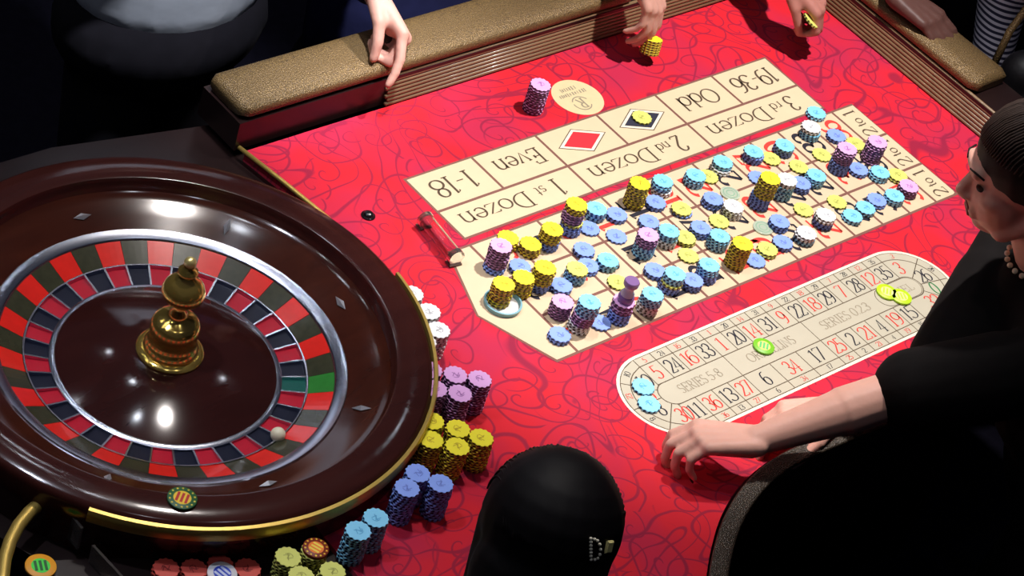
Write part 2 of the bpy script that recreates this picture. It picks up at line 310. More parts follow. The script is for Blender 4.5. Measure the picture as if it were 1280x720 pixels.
def lettering(name, s, center, h, rot, material, parent, width=None, bold=1.0, z=0.0, thick=0.00025):
    W = text_width(s); sx = h if width is None else width / W
    mb = MB(); ca, sa = math.cos(rot), math.sin(rot); x = -W / 2
    for c in s:
        adv, strokes = GLY[c]
        for st in strokes:
            P = [((x + px) * sx, (py - 0.5) * h) for px, py in st]
            n = len(P); Ls = []; Rs = []
            closed = n > 3 and math.hypot(P[0][0] - P[-1][0], P[0][1] - P[-1][1]) < 1e-6
            for i, p in enumerate(P):
                a = P[i - 1] if i > 0 else (P[-2] if closed else P[0]); b = P[i + 1] if i < n - 1 else (P[1] if closed else P[-1])
                t = Vector((b[0] - a[0], b[1] - a[1])); t = t.normalized() if t.length > 1e-9 else Vector((1, 0))
                wd = h * bold * (0.026 + 0.032 * abs(t.y)); nx, ny = -t.y * wd, t.x * wd
                Ls.append((p[0] + nx, p[1] + ny)); Rs.append((p[0] - nx, p[1] - ny))
            vs = [(center[0] + ca * q[0] - sa * q[1], center[1] + sa * q[0] + ca * q[1], z) for q in Ls + Rs]
            mb.add(vs, [(n + i, n + i + 1, i + 1, i) for i in range(n - 1)])
        x += adv
    o = mb.build(name, material, parent)
    return o

# ================================================================ setting
fl = MB(); fl.box(-6, 6, -6, 6, -0.9, -0.85)
FLOOR = tag(fl.build('floor', mat('dark_carpet', rgb(24, 22, 34), 0.95, vary=0.4, vscale=40, spec=0.1)), None, None, kind='structure')

WALLM = mat('dark_wall', rgb(26, 22, 30), 0.9, vary=0.3, vscale=3, spec=0.1)
for nm, bx in (('wall_back', (-6, 6, 6, 6.1)), ('wall_front', (-6, 6, -6.1, -6)), ('wall_left', (-6.1, -6, -6, 6)), ('wall_right', (6, 6.1, -6, 6))):
    b = MB(); b.box(*bx, -0.9, 3.0); tag(b.build(nm, WALLM), None, None, kind='structure')

# ================================================================ table
G = 0.07740  # column pitch of the outside bets
CW, RH = 0.078, 0.09548
XE, YF = 1.183, 0.643
TABLE = tag(empty('roulette_table', (0, 0, -0.85)), 'roulette table with red scroll-patterned felt and cream betting layout', 'table')
def tpart(mb, name, mats, smooth=False, parent=None):
    o = mb.build(name, mats, None, smooth)
    if parent is None: o.parent = TABLE; o.location = (0, 0, 0.85)
    else: o.parent = parent
    return o
# outline of the table top (dealer cut-out on the near side)
def smooth_path(P, k=5):
    P = [Vector(p) for p in P]; out = []
    for i in range(len(P) - 1):
        a, b_, c, d_ = P[max(i - 1, 0)], P[i], P[i + 1], P[min(i + 2, len(P) - 1)]
        for j in range(k):
            t = j / k; out.append(0.5 * ((2 * b_) + (c - a) * t + (2 * a - 5 * b_ + 4 * c - d_) * t * t + (3 * b_ - a - 3 * c + d_) * t ** 3))
    return [tuple(p) for p in out + [P[-1]]]
cut = smooth_path([tuple(at(x, y)[:2]) for x, y in ((1250, 448), (1130, 503), (1020, 549), (965, 574), (927, 605), (902, 644), (888, 690), (880, 740), (872, 770))])
cut_y = cut[0][1]
felt_poly = [(-0.215, YF), (-0.19, 0.47), (-0.19, 0.30)] + [(-0.632 + 0.398 * math.cos(-i * PI / 24), 0.277 + 0.398 * math.sin(-i * PI / 24)) for i in range(13)] + [(-0.634, -0.290)] + cut[::-1] + [(XE, cut_y), (XE, YF)]
b = MB(); b.prism(felt_poly, -0.022, 0.0); tpart(b, 'felt', FELT)
b = MB(); b.prism([(-1.12, 0.80), (-1.12, 0.30), (-1.0, 0.02), (-1.10, -0.06)] + cut[::-1] + [(XE + 0.1, cut_y), (XE + 0.1, YF + 0.1), (-0.2, YF + 0.1), (-0.5, 0.80)], -0.06, -0.022)
tpart(b, 'table_top', BLACKWOOD)
b = MB(); b.prism([(-0.636, -0.127), (-0.75, -0.110), (-0.90, -0.028), (-1.0, 0.02), (-1.095, -0.04), (-1.095, -0.06), (-0.636, -0.286)], -0.022, -0.0045); tpart(b, 'bank_shelf', BLACKWOOD)
b = MB(); b.prism([(-0.95, 0.65), (-0.95, 0.25), (-0.1, -0.1), (XE - 0.1, -0.2), (XE - 0.1, YF - 0.05)], -0.85, -0.06); tpart(b, 'pedestal', BLACKWOOD)
b = MB(); b.tube([(-0.222, YF + 0.01, 0.003), (-0.205, 0.55, 0.003), (-0.190, 0.44, 0.003), (-0.19, 0.30, 0.003)], 0.004); tpart(b, 'brass_edging', BRASS, True)
# ridged inner wall: each moulding is a piece
rm = {}
for k in range(8):
    y = YF + 0.004 + 0.0019 * k; z = 0.0035 + 0.0072 * k
    b = MB(); b.tube([(0.098 + 0.004 * (k % 2), y, z), (0.5, y, z), (XE + 0.006 + 0.0019 * k, y, z)], 0.0040, 8); tpart(b, 'ridge_moulding', RIDGE_W, True)
    x = XE + 0.004 + 0.0019 * k
    b = MB(); b.tube([(x, YF, z), (x, 0.2, z), (x, -0.34, z)], 0.0040, 8); tpart(b, 'ridge_moulding', RIDGE_W, True)
b = MB(); b.prism([(-0.23, YF + 0.012), (XE + 0.012, YF + 0.012), (XE + 0.012, -0.365), (XE + 0.12, -0.365), (XE + 0.12, YF + 0.12), (-0.23, YF + 0.12)], -0.004, 0.055)
tpart(b, 'rail_base', BLACKWOOD)
def pad_profile(n=18):
    pts = []
    for i in range(n):
        a = 2 * PI * i / n; c, s = math.cos(a), math.sin(a)
        pts.append((0.054 * (abs(c) ** 0.55) * (1 if c > 0 else -1), 0.0165 * (abs(s) ** 0.7) * (1 if s > 0 else -1)))
    return pts
def pad(path, name='armrest_pad', material=None, scale=1.0, rise=0.071):
    """padded armrest along a path of (x, y); profile across it"""
    b = MB(); prof = pad_profile(); n = len(path); k = len(prof); vs = []
    for i, p in enumerate(path):
        a = Vector(path[max(i - 1, 0)]); c = Vector(path[min(i + 1, n - 1)]); t = (c - a).normalized(); s = Vector((t.y, -t.x))
        e = 0.82 if i in (0, n - 1) else 1.0
        vs += [(p[0] + s.x * u * scale * e, p[1] + s.y * u * scale * e, rise + v * scale * e) for u, v in prof]
    fs = [(i * k + j, i * k + (j + 1) % k, (i + 1) * k + (j + 1) % k, (i + 1) * k + j) for i in range(n - 1) for j in range(k)]
    fs += [tuple(range(k))[::-1], tuple((n - 1) * k + j for j in range(k))]
    b.add(vs, fs); return tpart(b, name, material or GLITTER, True)
yc = YF + 0.066; xc = XE + 0.066
pad([(-0.225, yc), (-0.21, yc), (0.05, yc), (0.35, yc), (0.705, yc), (0.72, yc)])
pad([(0.728, yc), (0.745, yc), (1.0, yc), (1.13, yc), (1.15, yc)])
pad([(xc, 0.60), (xc, 0.58), (xc, 0.4), (xc, 0.18), (xc, 0.162)])
pad([(xc, 0.05), (xc, 0.03), (xc, -0.2), (xc, -0.35)])
# dark padded rail round the dealer's cut-out
cr = smooth_path([tuple(at(x, y, 0.034)[:2]) for x, y in ((1250, 462), (1130, 512), (1020, 557), (972, 582), (938, 614), (915, 654), (902, 700), (895, 748), (886, 780))])
pad(cr, 'cut_out_rail', GLITTER_D, 0.28, 0.030)
# ---- printed layout
Z1, Z2, Z3 = 0.0003, 0.0006, 0.0009
def slab(name, poly, z0, z1, material, parent=None):
    b = MB(); b.prism(poly, z0, z1, bottom=False); return tpart(b, name, material, parent=parent)
def rect(x0, x1, y0, y1, g=0.0): return [(x0 + g, y0 + g), (x1 - g, y0 + g), (x1 - g, y1 - g), (x0 + g, y1 - g)]
Y0 = 3 * RH
OX, DY0, DY1, DY2 = 0.002, Y0 + 0.0153, Y0 + 0.0153 + 0.075, Y0 + 0.0153 + 0.075 + 0.0927
slab('outside_bets_ground', rect(OX - 0.0016, OX + 12 * G + 0.0016, DY0 - 0.0016, DY2 + 0.0016), 0, Z1, LINE)
GL = 0.0029
outside = []
for i in range(6): outside.append(slab('outside_bet_panel', rect(OX + 2 * i * G, OX + 2 * (i + 1) * G, DY1, DY2, GL), Z1, Z2, TAN))
for i in range(3):
    c = slab('dozen_panel', rect(OX + 4 * i * G, OX + 4 * (i + 1) * G, DY0, DY1, GL), Z1, Z2, TAN)
    x0 = OX + 4 * i * G; yc_ = (DY0 + DY1) / 2
    lettering('lettering', 'Dozen', (x0 + 0.105, yc_ - 0.002), 0.037, PI, INK, c, 0.162, z=Z3)
    lettering('lettering', ('st', 'nd', 'rd')[i], (x0 + 0.216, yc_ + 0.004), 0.023, PI, INK, c, (0.024, 0.033, 0.030)[i], z=Z3)
    lettering('lettering', '123'[i], (x0 + 0.254, yc_), 0.042, PI, INK, c, 0.022, z=Z3)
yo = (DY1 + DY2) / 2
for i, s, wd in ((0, '1-18', 0.096), (1, 'Even', 0.110), (4, 'Odd', 0.098), (5, '19-36', 0.112)):
    lettering('lettering', s, (OX + (2 * i + 1) * G, yo), 0.044 if i in (0, 5) else 0.039, PI, INK, outside[i], wd, z=Z3)
def diamond(i, col):
    cx = OX + (2 * i + 1) * G
    for r, ry, mt, dz, nm in ((0.060, 0.034, LINE_D, 0, 'diamond_outline'), (0.0565, 0.0318, CREAM, 0.00015, 'diamond_border'), (0.046, 0.0258, col, 0.0003, 'diamond')):
        slab(nm, [(cx - r, yo - 0.001), (cx, yo - 0.001 - ry), (cx + r, yo - 0.001), (cx, yo - 0.001 + ry)], Z2, Z3 + dz - 0.0001, mt, outside[i])
diamond(2, mat('diamond_red', rgb(222, 40, 52), 0.8, vary=0.04)); diamond(3, mat('diamond_black', rgb(40, 40, 58), 0.8, vary=0.1))
# number grid with the zero field and the column bets
slab('number_grid_ground', [(-0.0495, -0.002), (12 * CW + 0.0625, -0.002), (12 * CW + 0.0625, Y0 + 0.002), (-0.0495, Y0 + 0.002), (-0.1045, Y0 / 2)], 0, Z1, LINE)
z_ = slab('zero_panel', [(-GL, GL), (-0.046, GL), (-0.1005, Y0 / 2), (-0.046, Y0 - GL), (-GL, Y0 - GL)], Z1, Z2, TAN2)
lettering('numeral', '0', (-0.045, Y0 / 2), 0.045, PI / 2, INK_GR, z_, 0.05, 1.4, z=Z3)
REDS = {1, 3, 5, 7, 9, 12, 14, 16, 18, 19, 21, 23, 25, 27, 30, 32, 34, 36}
for c in range(12):
    for r in range(3):
        n = 3 * c + r + 1
        p_ = slab('number_panel', rect(c * CW, (c + 1) * CW, r * RH, (r + 1) * RH, GL), Z1, Z2, TAN2)
        lettering('numeral', str(n), ((c + 0.5) * CW, (r + 0.5) * RH), 0.046, PI / 2, INK_R if n in REDS else INK_K, p_, 0.030 * len(str(n)), 1.7, z=Z3)
for r in range(3):
    x0, x1, y0, y1 = 12 * CW + GL, 12 * CW + 0.0605, r * RH + GL, (r + 1) * RH - GL
    poly = rect(x0, x1, y0, y1)
    if r == 0: poly = [(x0, y0), (x1 - 0.008, y0), (x1 - 0.002, y0 + 0.002), (x1, y0 + 0.008), (x1, y1), (x0, y1)]
    p_ = slab('column_bet_panel', poly, Z1, Z2, TAN)
    xm, ym = (x0 + x1) / 2, (y0 + y1) / 2
    lettering('numeral', '2', (xm, ym - 0.029), 0.032, PI / 2, INK, p_, 0.020, z=Z3); lettering('lettering', 'to', (xm, ym), 0.024, PI / 2, INK, p_, 0.024, z=Z3)
    lettering('numeral', '1', (xm, ym + 0.030), 0.031, PI / 2, INK, p_, 0.013, z=Z3)
# round printed emblem
dc = (0.468, 0.523)
def circ(c, r, n=40): return [(c[0] + r * math.cos(2 * PI * i / n), c[1] + r * math.sin(2 * PI * i / n)) for i in range(n)]
em = slab('round_emblem', circ(dc, 0.051), 0, Z2, mat('emblem_cream', rgb(214, 196, 152), 0.8, vary=0.08, vscale=60))
lettering('emblem_letter', 'R', (dc[0] - 0.004, dc[1] - 0.017), 0.026, PI, INK_G, em, 0.018, 1.2, z=Z3)
b = MB()
for (a0, a1, r, cx, cy) in ((20, 150, 0.0185, 0.004, -0.017), (170, 330, 0.0185, 0.004, -0.017)):
    P = arc(dc[0] + cx - 0.008, dc[1] + cy, r, r, a0, a1, 16)
    for i in range(len(P) - 1):
        d = (Vector(P[i]) - Vector((dc[0] + cx - 0.008, dc[1] + cy))).normalized() * 0.0012; e = (Vector(P[i + 1]) - Vector((dc[0] + cx - 0.008, dc[1] + cy))).normalized() * 0.0012
        b.add([(P[i][0] - d.x, P[i][1] - d.y, Z3), (P[i + 1][0] - e.x, P[i + 1][1] - e.y, Z3), (P[i + 1][0] + e.x, P[i + 1][1] + e.y, Z3), (P[i][0] + d.x, P[i][1] + d.y, Z3)], [(0, 1, 2, 3)])
b.build('emblem_ring', INK_G, em)
b = MB(); rr = random.Random(3)
for row, (yy, xa, xb) in enumerate(((0.012, -0.034, 0.034), (0.026, -0.02, 0.02))):
    x = xa
    while x < xb:
        hh = rr.uniform(0.003, 0.0055); ww = rr.uniform(0.0008, 0.0016); x0 = dc[0] + x; yy0 = dc[1] + yy
        b.add([(x0 - ww, yy0 - hh, Z3), (x0 + ww, yy0 - hh, Z3), (x0 + ww + 0.001, yy0 + hh, Z3), (x0 - ww + 0.001, yy0 + hh, Z3)], [(0, 1, 2, 3)])
        x += rr.uniform(0.004, 0.007)
b.build('emblem_script', INK_G, em)['kind'] = 'stuff'
# ---- racetrack
RXL, RXR, RYC = 0.084, 0.697, -0.1445
R_OUT, R_LINE, R_MID, R_IN = 0.0950, 0.0893, 0.0708, 0.0252
def track_pt(s, r):
    """s: ('t', x) top straight, ('r', deg) right bend from the top, ('b', x) bottom straight, ('l', deg) left bend from the bottom"""
    k, v = s
    if k == 't': return (v, RYC + r)
    if k == 'b': return (v, RYC - r)
    a = math.radians(v)
    return (RXR + r * math.sin(a), RYC + r * math.cos(a)) if k == 'r' else (RXL - r * math.sin(a), RYC - r * math.cos(a))
def stadium(r, n=24):
    return [track_pt(('r', 180 * i / n), r) for i in range(n + 1)] + [track_pt(('l', 180 * i / n), r) for i in range(n + 1)]
slab('racetrack_border', stadium(R_OUT), 0, Z1, CREAM); slab('racetrack_ground', stadium(R_LINE), Z1, Z1 + 0.0002, LINE_D)
ZT0, ZT1, ZT2 = Z1 + 0.0002, Z2 + 0.0001, Z2 + 0.0004
def band_cell(name, stops, r0, r1, g=0.0009):
    """stops: list of track parameters along the band from start to end"""
    out, inn = [], []
    for i, s in enumerate(stops):
        sh = g if i == 0 else (-g if i == len(stops) - 1 else 0)
        for r, lst in ((r1 - g, out), (r0 + g, inn)):
            k, v = s
            if k == 't': q = (k, v + sh)
            elif k == 'b': q = (k, v - sh)
            else: q = (k, v + math.degrees(sh / r))
            lst.append(track_pt(q, r))
    return slab(name, out + inn[::-1], ZT0, ZT1, TAN3)
PX = 0.0388
cells = []
top = [5, 24, 16, 33, 1, 20, 14, 31, 9, 22, 18, 29, 7, 28, 12, 35]
for i, n in enumerate(top):
    x0 = 0.0745 + PX * i; cells.append((n, [('t', x0), ('t', x0 + PX)], (x0 + PX / 2, RYC)))
bend = lambda k, a, b_: [(k, a + (b_ - a) * i / 8) for i in range(9)]
cells.append((3, [('t', 0.6953)] + bend('r', 0.01, 57), None)); cells.append((26, bend('r', 57, 100), None)); cells.append((0, bend('r', 100, 140), None))
cells.append((32, bend('r', 140, 180) + [('b', 0.659)], None))
xs = [0.659, 0.620, 0.581, 0.5425, 0.5037, 0.465, 0.4262, 0.3613, 0.2955, 0.230, 0.1912, 0.1524, 0.1136, 0.0748]
for n, xa, xb in zip([15, 19, 4, 21, 2, 25, 17, 34, 6, 27, 13, 36, 11], xs, xs[1:]): cells.append((n, [('b', xa), ('b', xb)], None))
cells.append((30, [('b', 0.0748)] + bend('l', 25, 46), None)); cells.append((8, bend('l', 46, 90), None)); cells.append((23, bend('l', 90, 130), None))
cells.append((10, bend('l', 130, 155) + [('t', 0.0745)], None))
for n, stops, _ in cells:
    ink = INK_GR if n == 0 else INK_R if n in REDS else INK_K
    mid = stops[len(stops) // 2] if len(stops) > 2 else (stops[0][0], (stops[0][1] + stops[1][1]) / 2)
    if n == 30: mid = ('l', 18)
    if n == 10: mid = ('l', 148)
    if n == 3: mid = ('r', 22)
    a = band_cell('racetrack_panel', stops, R_MID, R_LINE - 0.0006); c = track_pt(mid, 0.0795)
    rot = 0 if mid[0] in 'tb' else (-math.radians(mid[1]) if mid[0] == 'r' else math.radians(180 - mid[1]) if n in (23, 10) else -math.radians(mid[1] + 20))
    lettering('numeral', str(n), c, 0.0105, rot, ink, a, 0.0062 * len(str(n)), 1.15, z=ZT2)
    a = band_cell('racetrack_panel', stops, R_IN, R_MID); c = track_pt(mid, 0.0485)
    lettering('numeral', str(n), c, 0.030, 0 if mid[0] in 'tb' else -0.12, ink, a, 0.0145 * len(str(n)), 0.85, z=ZT2)
# inner sections
def half(xl, xr, r, lround, rround):
    p = []
    p += [(xr, RYC + r), (xr, RYC - r)] if not rround else [(xr + r * math.sin(a), RYC + r * math.cos(a)) for a in [PI * i / 12 for i in range(13)]]
    p += [(xl, RYC - r), (xl, RYC + r)] if not lround else [(xl - r * math.sin(a), RYC - r * math.cos(a)) for a in [PI * i / 12 for i in range(13)]]
    return p
ri = R_IN - 0.001
a = slab('series_panel', half(RXL, 0.2292, ri, True, False), ZT0, ZT1, TAN3); lettering('lettering', 'SERIES 5-8', (0.150, RYC), 0.019, 0, INK_G, a, 0.098, 0.9, z=ZT2)
a = slab('series_panel', half(0.2308, 0.4254, ri, False, False), ZT0, ZT1, TAN3); lettering('lettering', 'ORPHELINS', (0.325, RYC), 0.019, 0, INK_G, a, 0.115, 0.9, z=ZT2)
a = slab('series_panel', half(0.427, RXR, ri, False, True), ZT0, ZT1, TAN3); lettering('lettering', 'SERIES 0.2.3', (0.518, RYC), 0.019, 0, INK_G, a, 0.125, 0.9, z=ZT2)
slab('spiel_outline', half(0.632, RXR - 0.0015, ri - 0.0004, True, True), ZT1, ZT1 + 0.0001, LINE_D)
a = slab('spiel_panel', half(0.632, RXR - 0.0015, ri - 0.0016, True, True), ZT1 + 0.0001, ZT1 + 0.0003, TAN3); lettering('lettering', 'SPIEL', (0.672, RYC), 0.017, 0, INK_G, a, 0.06, 0.9, z=ZT2 + 0.0002)
# ---- bank corner left of the wheel: brass tube edge and acrylic dividers
b = MB(); b.tube([at(x, y, 0.03) for x, y in ((86, 619), (74, 618), (62, 622), (50, 629), (36, 641), (23, 657), (13, 676), (6, 698), (3, 722), (1, 748))], 0.0095, 14); tpart(b, 'brass_tube', BRASS, True)
def upright(p, q, h, th, name, material):
    d = (Vector(q) - Vector(p)).normalized(); s = Vector((-d.y, d.x)) * th / 2
    b = MB(); b.prism([(p[0] + s.x, p[1] + s.y), (q[0] + s.x, q[1] + s.y), (q[0] - s.x, q[1] - s.y), (p[0] - s.x, p[1] - s.y)], -0.0045, h); return tpart(b, name, material)
upright(at(70, 650)[:2], at(98, 684)[:2], 0.040, 0.004, 'acrylic_divider', SMOKE); upright(at(112, 700)[:2], at(160, 752)[:2], 0.032, 0.004, 'acrylic_divider', SMOKE)

# ================================================================ roulette wheel
WX, WY = -0.632, 0.277
WHEEL = tag(empty('roulette_wheel', (WX, WY, 0)), 'large mahogany roulette wheel with silver track ring and gold turret', 'roulette wheel')
def wl(name, prof, material, seg=96, closed=False, parent=WHEEL, ang=40, a0=0.0, a1=2 * PI):
    b = MB(); b.lathe(prof, seg, closed=closed, a0=a0, a1=a1); return autosmooth(b.build(name, material, parent), ang)
wl('bowl', [(0.402, -0.022), (0.404, 0.030), (0.404, 0.062), (0.401, 0.070), (0.395, 0.0745), (0.350, 0.0765), (0.345, 0.0745), (0.3425, 0.068), (0.341, 0.050), (0.336, 0.044), (0.326, 0.041), (0.300, 0.030), (0.2785, 0.021), (0.278, 0.0), (0.278, -0.0215)], WOOD_RIM, 128)
wl('ball_track', [(0.3405, 0.0505), (0.334, 0.0455), (0.325, 0.0425), (0.300, 0.0315), (0.279, 0.0225)], WOOD, 128)
def ang_of(px, py, z): q = at(px, py, z); return math.atan2(q.y - WY, q.x - WX)
a_s, a_e = ang_of(107, 648, 0.062), ang_of(500, 345, 0.062)
if a_s > a_e: a_s -= 2 * PI
wl('brass_band', [(0.4045, 0.050), (0.411, 0.050), (0.4125, 0.056), (0.4125, 0.066), (0.410, 0.072), (0.4045, 0.073)], BRASS, 96, True, a0=a_s, a1=a_e)
wl('silver_ring', [(0.2795, 0.0215), (0.277, 0.0245), (0.261, 0.0200), (0.2585, 0.0170), (0.2585, 0.012)], SILVER, 128)
wl('rotor_plate', [(0.2585, 0.010), (0.2195, -0.0075), (0.2180, -0.016), (0.176, -0.018), (0.176, -0.010)], CHROME, 128)
wl('separator_ring', [(0.2205, -0.006), (0.2200, 0.0012), (0.2175, 0.0008), (0.2172, -0.012)], SILVER, 128)
wl('inner_ring', [(0.1800, -0.014), (0.1800, -0.0065), (0.1755, -0.0040), (0.1715, -0.0045), (0.1715, -0.010)], SILVER, 128)
wl('rotor_cone', [(0.1718, -0.0048), (0.150, 0.002), (0.10, 0.0150), (0.06, 0.0225), (0.0, 0.0245)], CONE_W, 96)
ORDER = [0, 32, 15, 19, 4, 21, 2, 25, 17, 34, 6, 27, 13, 36, 11, 30, 8, 23, 10, 5, 24, 16, 33, 1, 20, 14, 31, 9, 22, 18, 29, 7, 28, 12, 35, 3, 26]
da = 2 * PI / 37; A0 = ang_of(405, 480, 0.008)
def sector_mesh(name, prof, a, half_w, material, n=4):
    b = MB(); b.lathe(prof, n, a0=a - half_w, a1=a + half_w, closed=True); return b
for i, n in enumerate(ORDER):
    a = A0 - i * da
    mt, mp = (TILE_GREEN, POCK_GREEN) if n == 0 else (TILE_RED, POCK_RED) if n in REDS else (TILE_BLACK, POCK_BLACK)
    sector_mesh('', [(0.2207, -0.006), (0.2582, 0.0110), (0.2582, 0.0165), (0.2207, -0.0002)], a, da / 2 * 0.985, mt).build('number_tile', mt, WHEEL)
    sector_mesh('', [(0.1802, -0.015), (0.2170, -0.013), (0.2170, -0.0065), (0.1802, -0.0105)], a, da / 2 * 0.97, mp).build('pocket', mp, WHEEL)
    b = MB(); c, s = math.cos(a + da / 2), math.sin(a + da / 2)
    tn = 0.0015
    b.add([(r * c - s * t, r * s + c * t, z) for t in (-tn, tn) for r, z in ((0.180, -0.0125), (0.2172, -0.0095), (0.2172, 0.0006), (0.180, -0.0062))], [(0, 1, 2, 3), (7, 6, 5, 4), (0, 4, 5, 1), (1, 5, 6, 2), (2, 6, 7, 3), (3, 7, 4, 0)])
    b.build('fret', SILVER, WHEEL)
# gold turret
tur = empty('turret'); tur.parent = WHEEL
wl('turret_flange', [(0.0, 0.022), (0.052, 0.022), (0.0525, 0.026), (0.049, 0.0295), (0.042, 0.031), (0.0, 0.031)], GOLD, 64, parent=tur, ang=50)
wl('turret_drum', [(0.042, 0.030), (0.043, 0.036), (0.039, 0.042), (0.0365, 0.047), (0.036, 0.060), (0.0385, 0.068), (0.038, 0.078), (0.035, 0.086), (0.028, 0.091), (0.018, 0.094), (0.012, 0.100)], GOLD, 64, parent=tur, ang=60)
wl('turret_neck', [(0.014, 0.096), (0.014, 0.104), (0.009, 0.110), (0.008, 0.122), (0.010, 0.128), (0.013, 0.132)], GOLD, 40, parent=tur, ang=60)
wl('turret_bell', [(0.010, 0.128), (0.026, 0.133), (0.0325, 0.141), (0.0335, 0.150), (0.030, 0.160), (0.022, 0.170), (0.013, 0.177), (0.0095, 0.183)], GOLD, 56, parent=tur, ang=60)
wl('turret_collar', [(0.009, 0.180), (0.0155, 0.185), (0.0155, 0.190), (0.009, 0.194), (0.008, 0.199)], GOLD, 40, parent=tur, ang=60)
b = MB(); b.ball((0, 0, 0.206), 0.0095); b.build('finial', mat('finial_gold', rgb(238, 215, 140), 0.25, 0.6, vary=0.04), tur, True)
# ball deflectors on the bowl
for i in range(8):
    a = ang_of(108, 279, 0.035) + i * PI / 4; r = 0.306; c = Vector((r * math.cos(a), r * math.sin(a), 0.0365))
    rad = Vector((math.cos(a), math.sin(a), 0.42)).normalized(); tan = Vector((-math.sin(a), math.cos(a), 0)); nn = tan.cross(rad).normalized(); nn = nn if nn.z > 0 else -nn
    ln, wd = (rad, tan) if i % 2 else (tan, rad)
    b = MB(); vs = [c + ln * 0.016, c + wd * 0.006, c - ln * 0.016, c - wd * 0.006, c + nn * 0.0055]
    b.add(vs, [(0, 1, 4), (1, 2, 4), (2, 3, 4), (3, 0, 4), (3, 2, 1, 0)]); b.build('ball_deflector', mat('deflector_silver', rgb(190, 190, 196), 0.35, 0.5, vary=0.05), WHEEL)
q = at(347, 545, 0.001); b = MB(); b.ball((0, 0, 0), 0.0118); tag(b.build('roulette_ball', IVORY, None, True, (q.x, q.y, 0.0042)), 'small ivory ball resting in a wheel pocket', 'ball')

# ================================================================ small things on the felt
t0, t1 = at(531, 277, 0.012), at(569, 324, 0.012)
TB = tag(empty('acrylic_tube', (t0.x, t0.y, 0.0012)), 'clear acrylic tube lying on the felt beside the zero field', 'tube')
d = Vector((t1.x - t0.x, t1.y - t0.y, 0)); dn = d.normalized(); sd = Vector((-dn.y, dn.x, 0))
def ring_tube(p, q, r, ri_, parent, name, material):
    b = MB(); n = 28; vs = []
    for c in (p, q):
        for rr_ in (r, ri_): vs += [c + rr_ * (math.cos(2 * PI * k / n) * sd + math.sin(2 * PI * k / n) * Vector((0, 0, 1))) for k in range(n)]
    fs = []
    for k in range(n):
        k2 = (k + 1) % n
        fs += [(k, k2, 2 * n + k2, 2 * n + k), (n + k2, n + k, 3 * n + k, 3 * n + k2), (k2, k, n + k, n + k2), (2 * n + k, 2 * n + k2, 3 * n + k2, 3 * n + k)]
    b.add(vs, fs); return autosmooth(b.build(name, material, parent))
H = Vector((0, 0, 0.0155))
ring_tube(H, H + d, 0.0135, 0.0112, TB, 'tube_wall', GLASS)
for e0, e1 in ((-0.004, 0.006), (d.length - 0.006, d.length + 0.004)):
    b = MB(); b.tube([H + dn * e0, H + dn * e1], 0.0149, 24); b.build('end_cap', SMOKE, TB)
    c = dn * (e0 + e1) / 2
    b = MB(); b.prism([(c.x + dn.x * u + sd.x * v, c.y + dn.y * u + sd.y * v) for u, v in ((-.008, -.012), (.008, -.012), (.008, .012), (-.008, .012))], 0, 0.003); b.build('foot', mat('foot_brown', rgb(90, 66, 60), 0.4, vary=0.1), TB)
q = at(460, 270); BT = tag(empty('call_button', (q.x, q.y, 0)), 'small round black dome button set into the red felt', 'button')
b = MB(); b.lathe([(0.0125, 0), (0.0125, 0.002), (0.0115, 0.003), (0.0, 0.003)], 32); autosmooth(b.build('collar', BLACKPL, BT))
b = MB(); b.lathe([(0.0095, 0.003), (0.009, 0.0055), (0.006, 0.008), (0.0, 0.009)], 32); b.build('dome', BLACKPL, BT, True)
q = at(627.5, 381); MK = tag(empty('marker_ring', (q.x, q.y, 0)), 'shallow white dish with teal rim under the yellow stack on zero', 'dish')
b = MB(); b.lathe([(0.0, 0.0012), (0.029, 0.0012), (0.0305, 0.002), (0.030, 0.0012)], 40); autosmooth(b.build('dish_floor', mat('dish_white', rgb(232, 228, 224), 0.4, vary=0.03), MK))
b = MB(); b.lathe([(0.0285, 0), (0.0320, 0.0), (0.0330, 0.0085), (0.0300, 0.009), (0.0290, 0.002)], 40, closed=True); autosmooth(b.build('dish_rim', mat('dish_teal', rgb(120, 170, 182), 0.35, vary=0.08), MK))

# ================================================================ chips
CR, CT = 0.0195, 0.0050
CHIP = {  # face, light edge, dark edge, emblem; edge colours also carry shade of unlit sides
 'white': (rgb(242, 242, 244), rgb(215, 214, 214), rgb(84, 78, 72), rgb(176, 176, 180)),
 'lilac': (rgb(230, 172, 228), rgb(112, 68, 116), rgb(60, 28, 70), rgb(175, 115, 180)),
 'yellow': (rgb(254, 236, 48), rgb(178, 146, 52), rgb(80, 58, 18), rgb(210, 182, 36)),
 'blue': (rgb(138, 167, 244), rgb(108, 132, 208), rgb(24, 32, 92), rgb(108, 130, 214)),
 'light_blue': (rgb(136, 213, 248), rgb(150, 192, 220), rgb(18, 46, 96), rgb(92, 174, 222)),
 'pale_yellow': (rgb(220, 222, 112), rgb(180, 174, 88), rgb(64, 68, 20), rgb(178, 178, 88)),
 'coral': (rgb(214, 80, 68), rgb(180, 64, 54), rgb(104, 22, 22), rgb(140, 36, 36)),
}
NL = 14
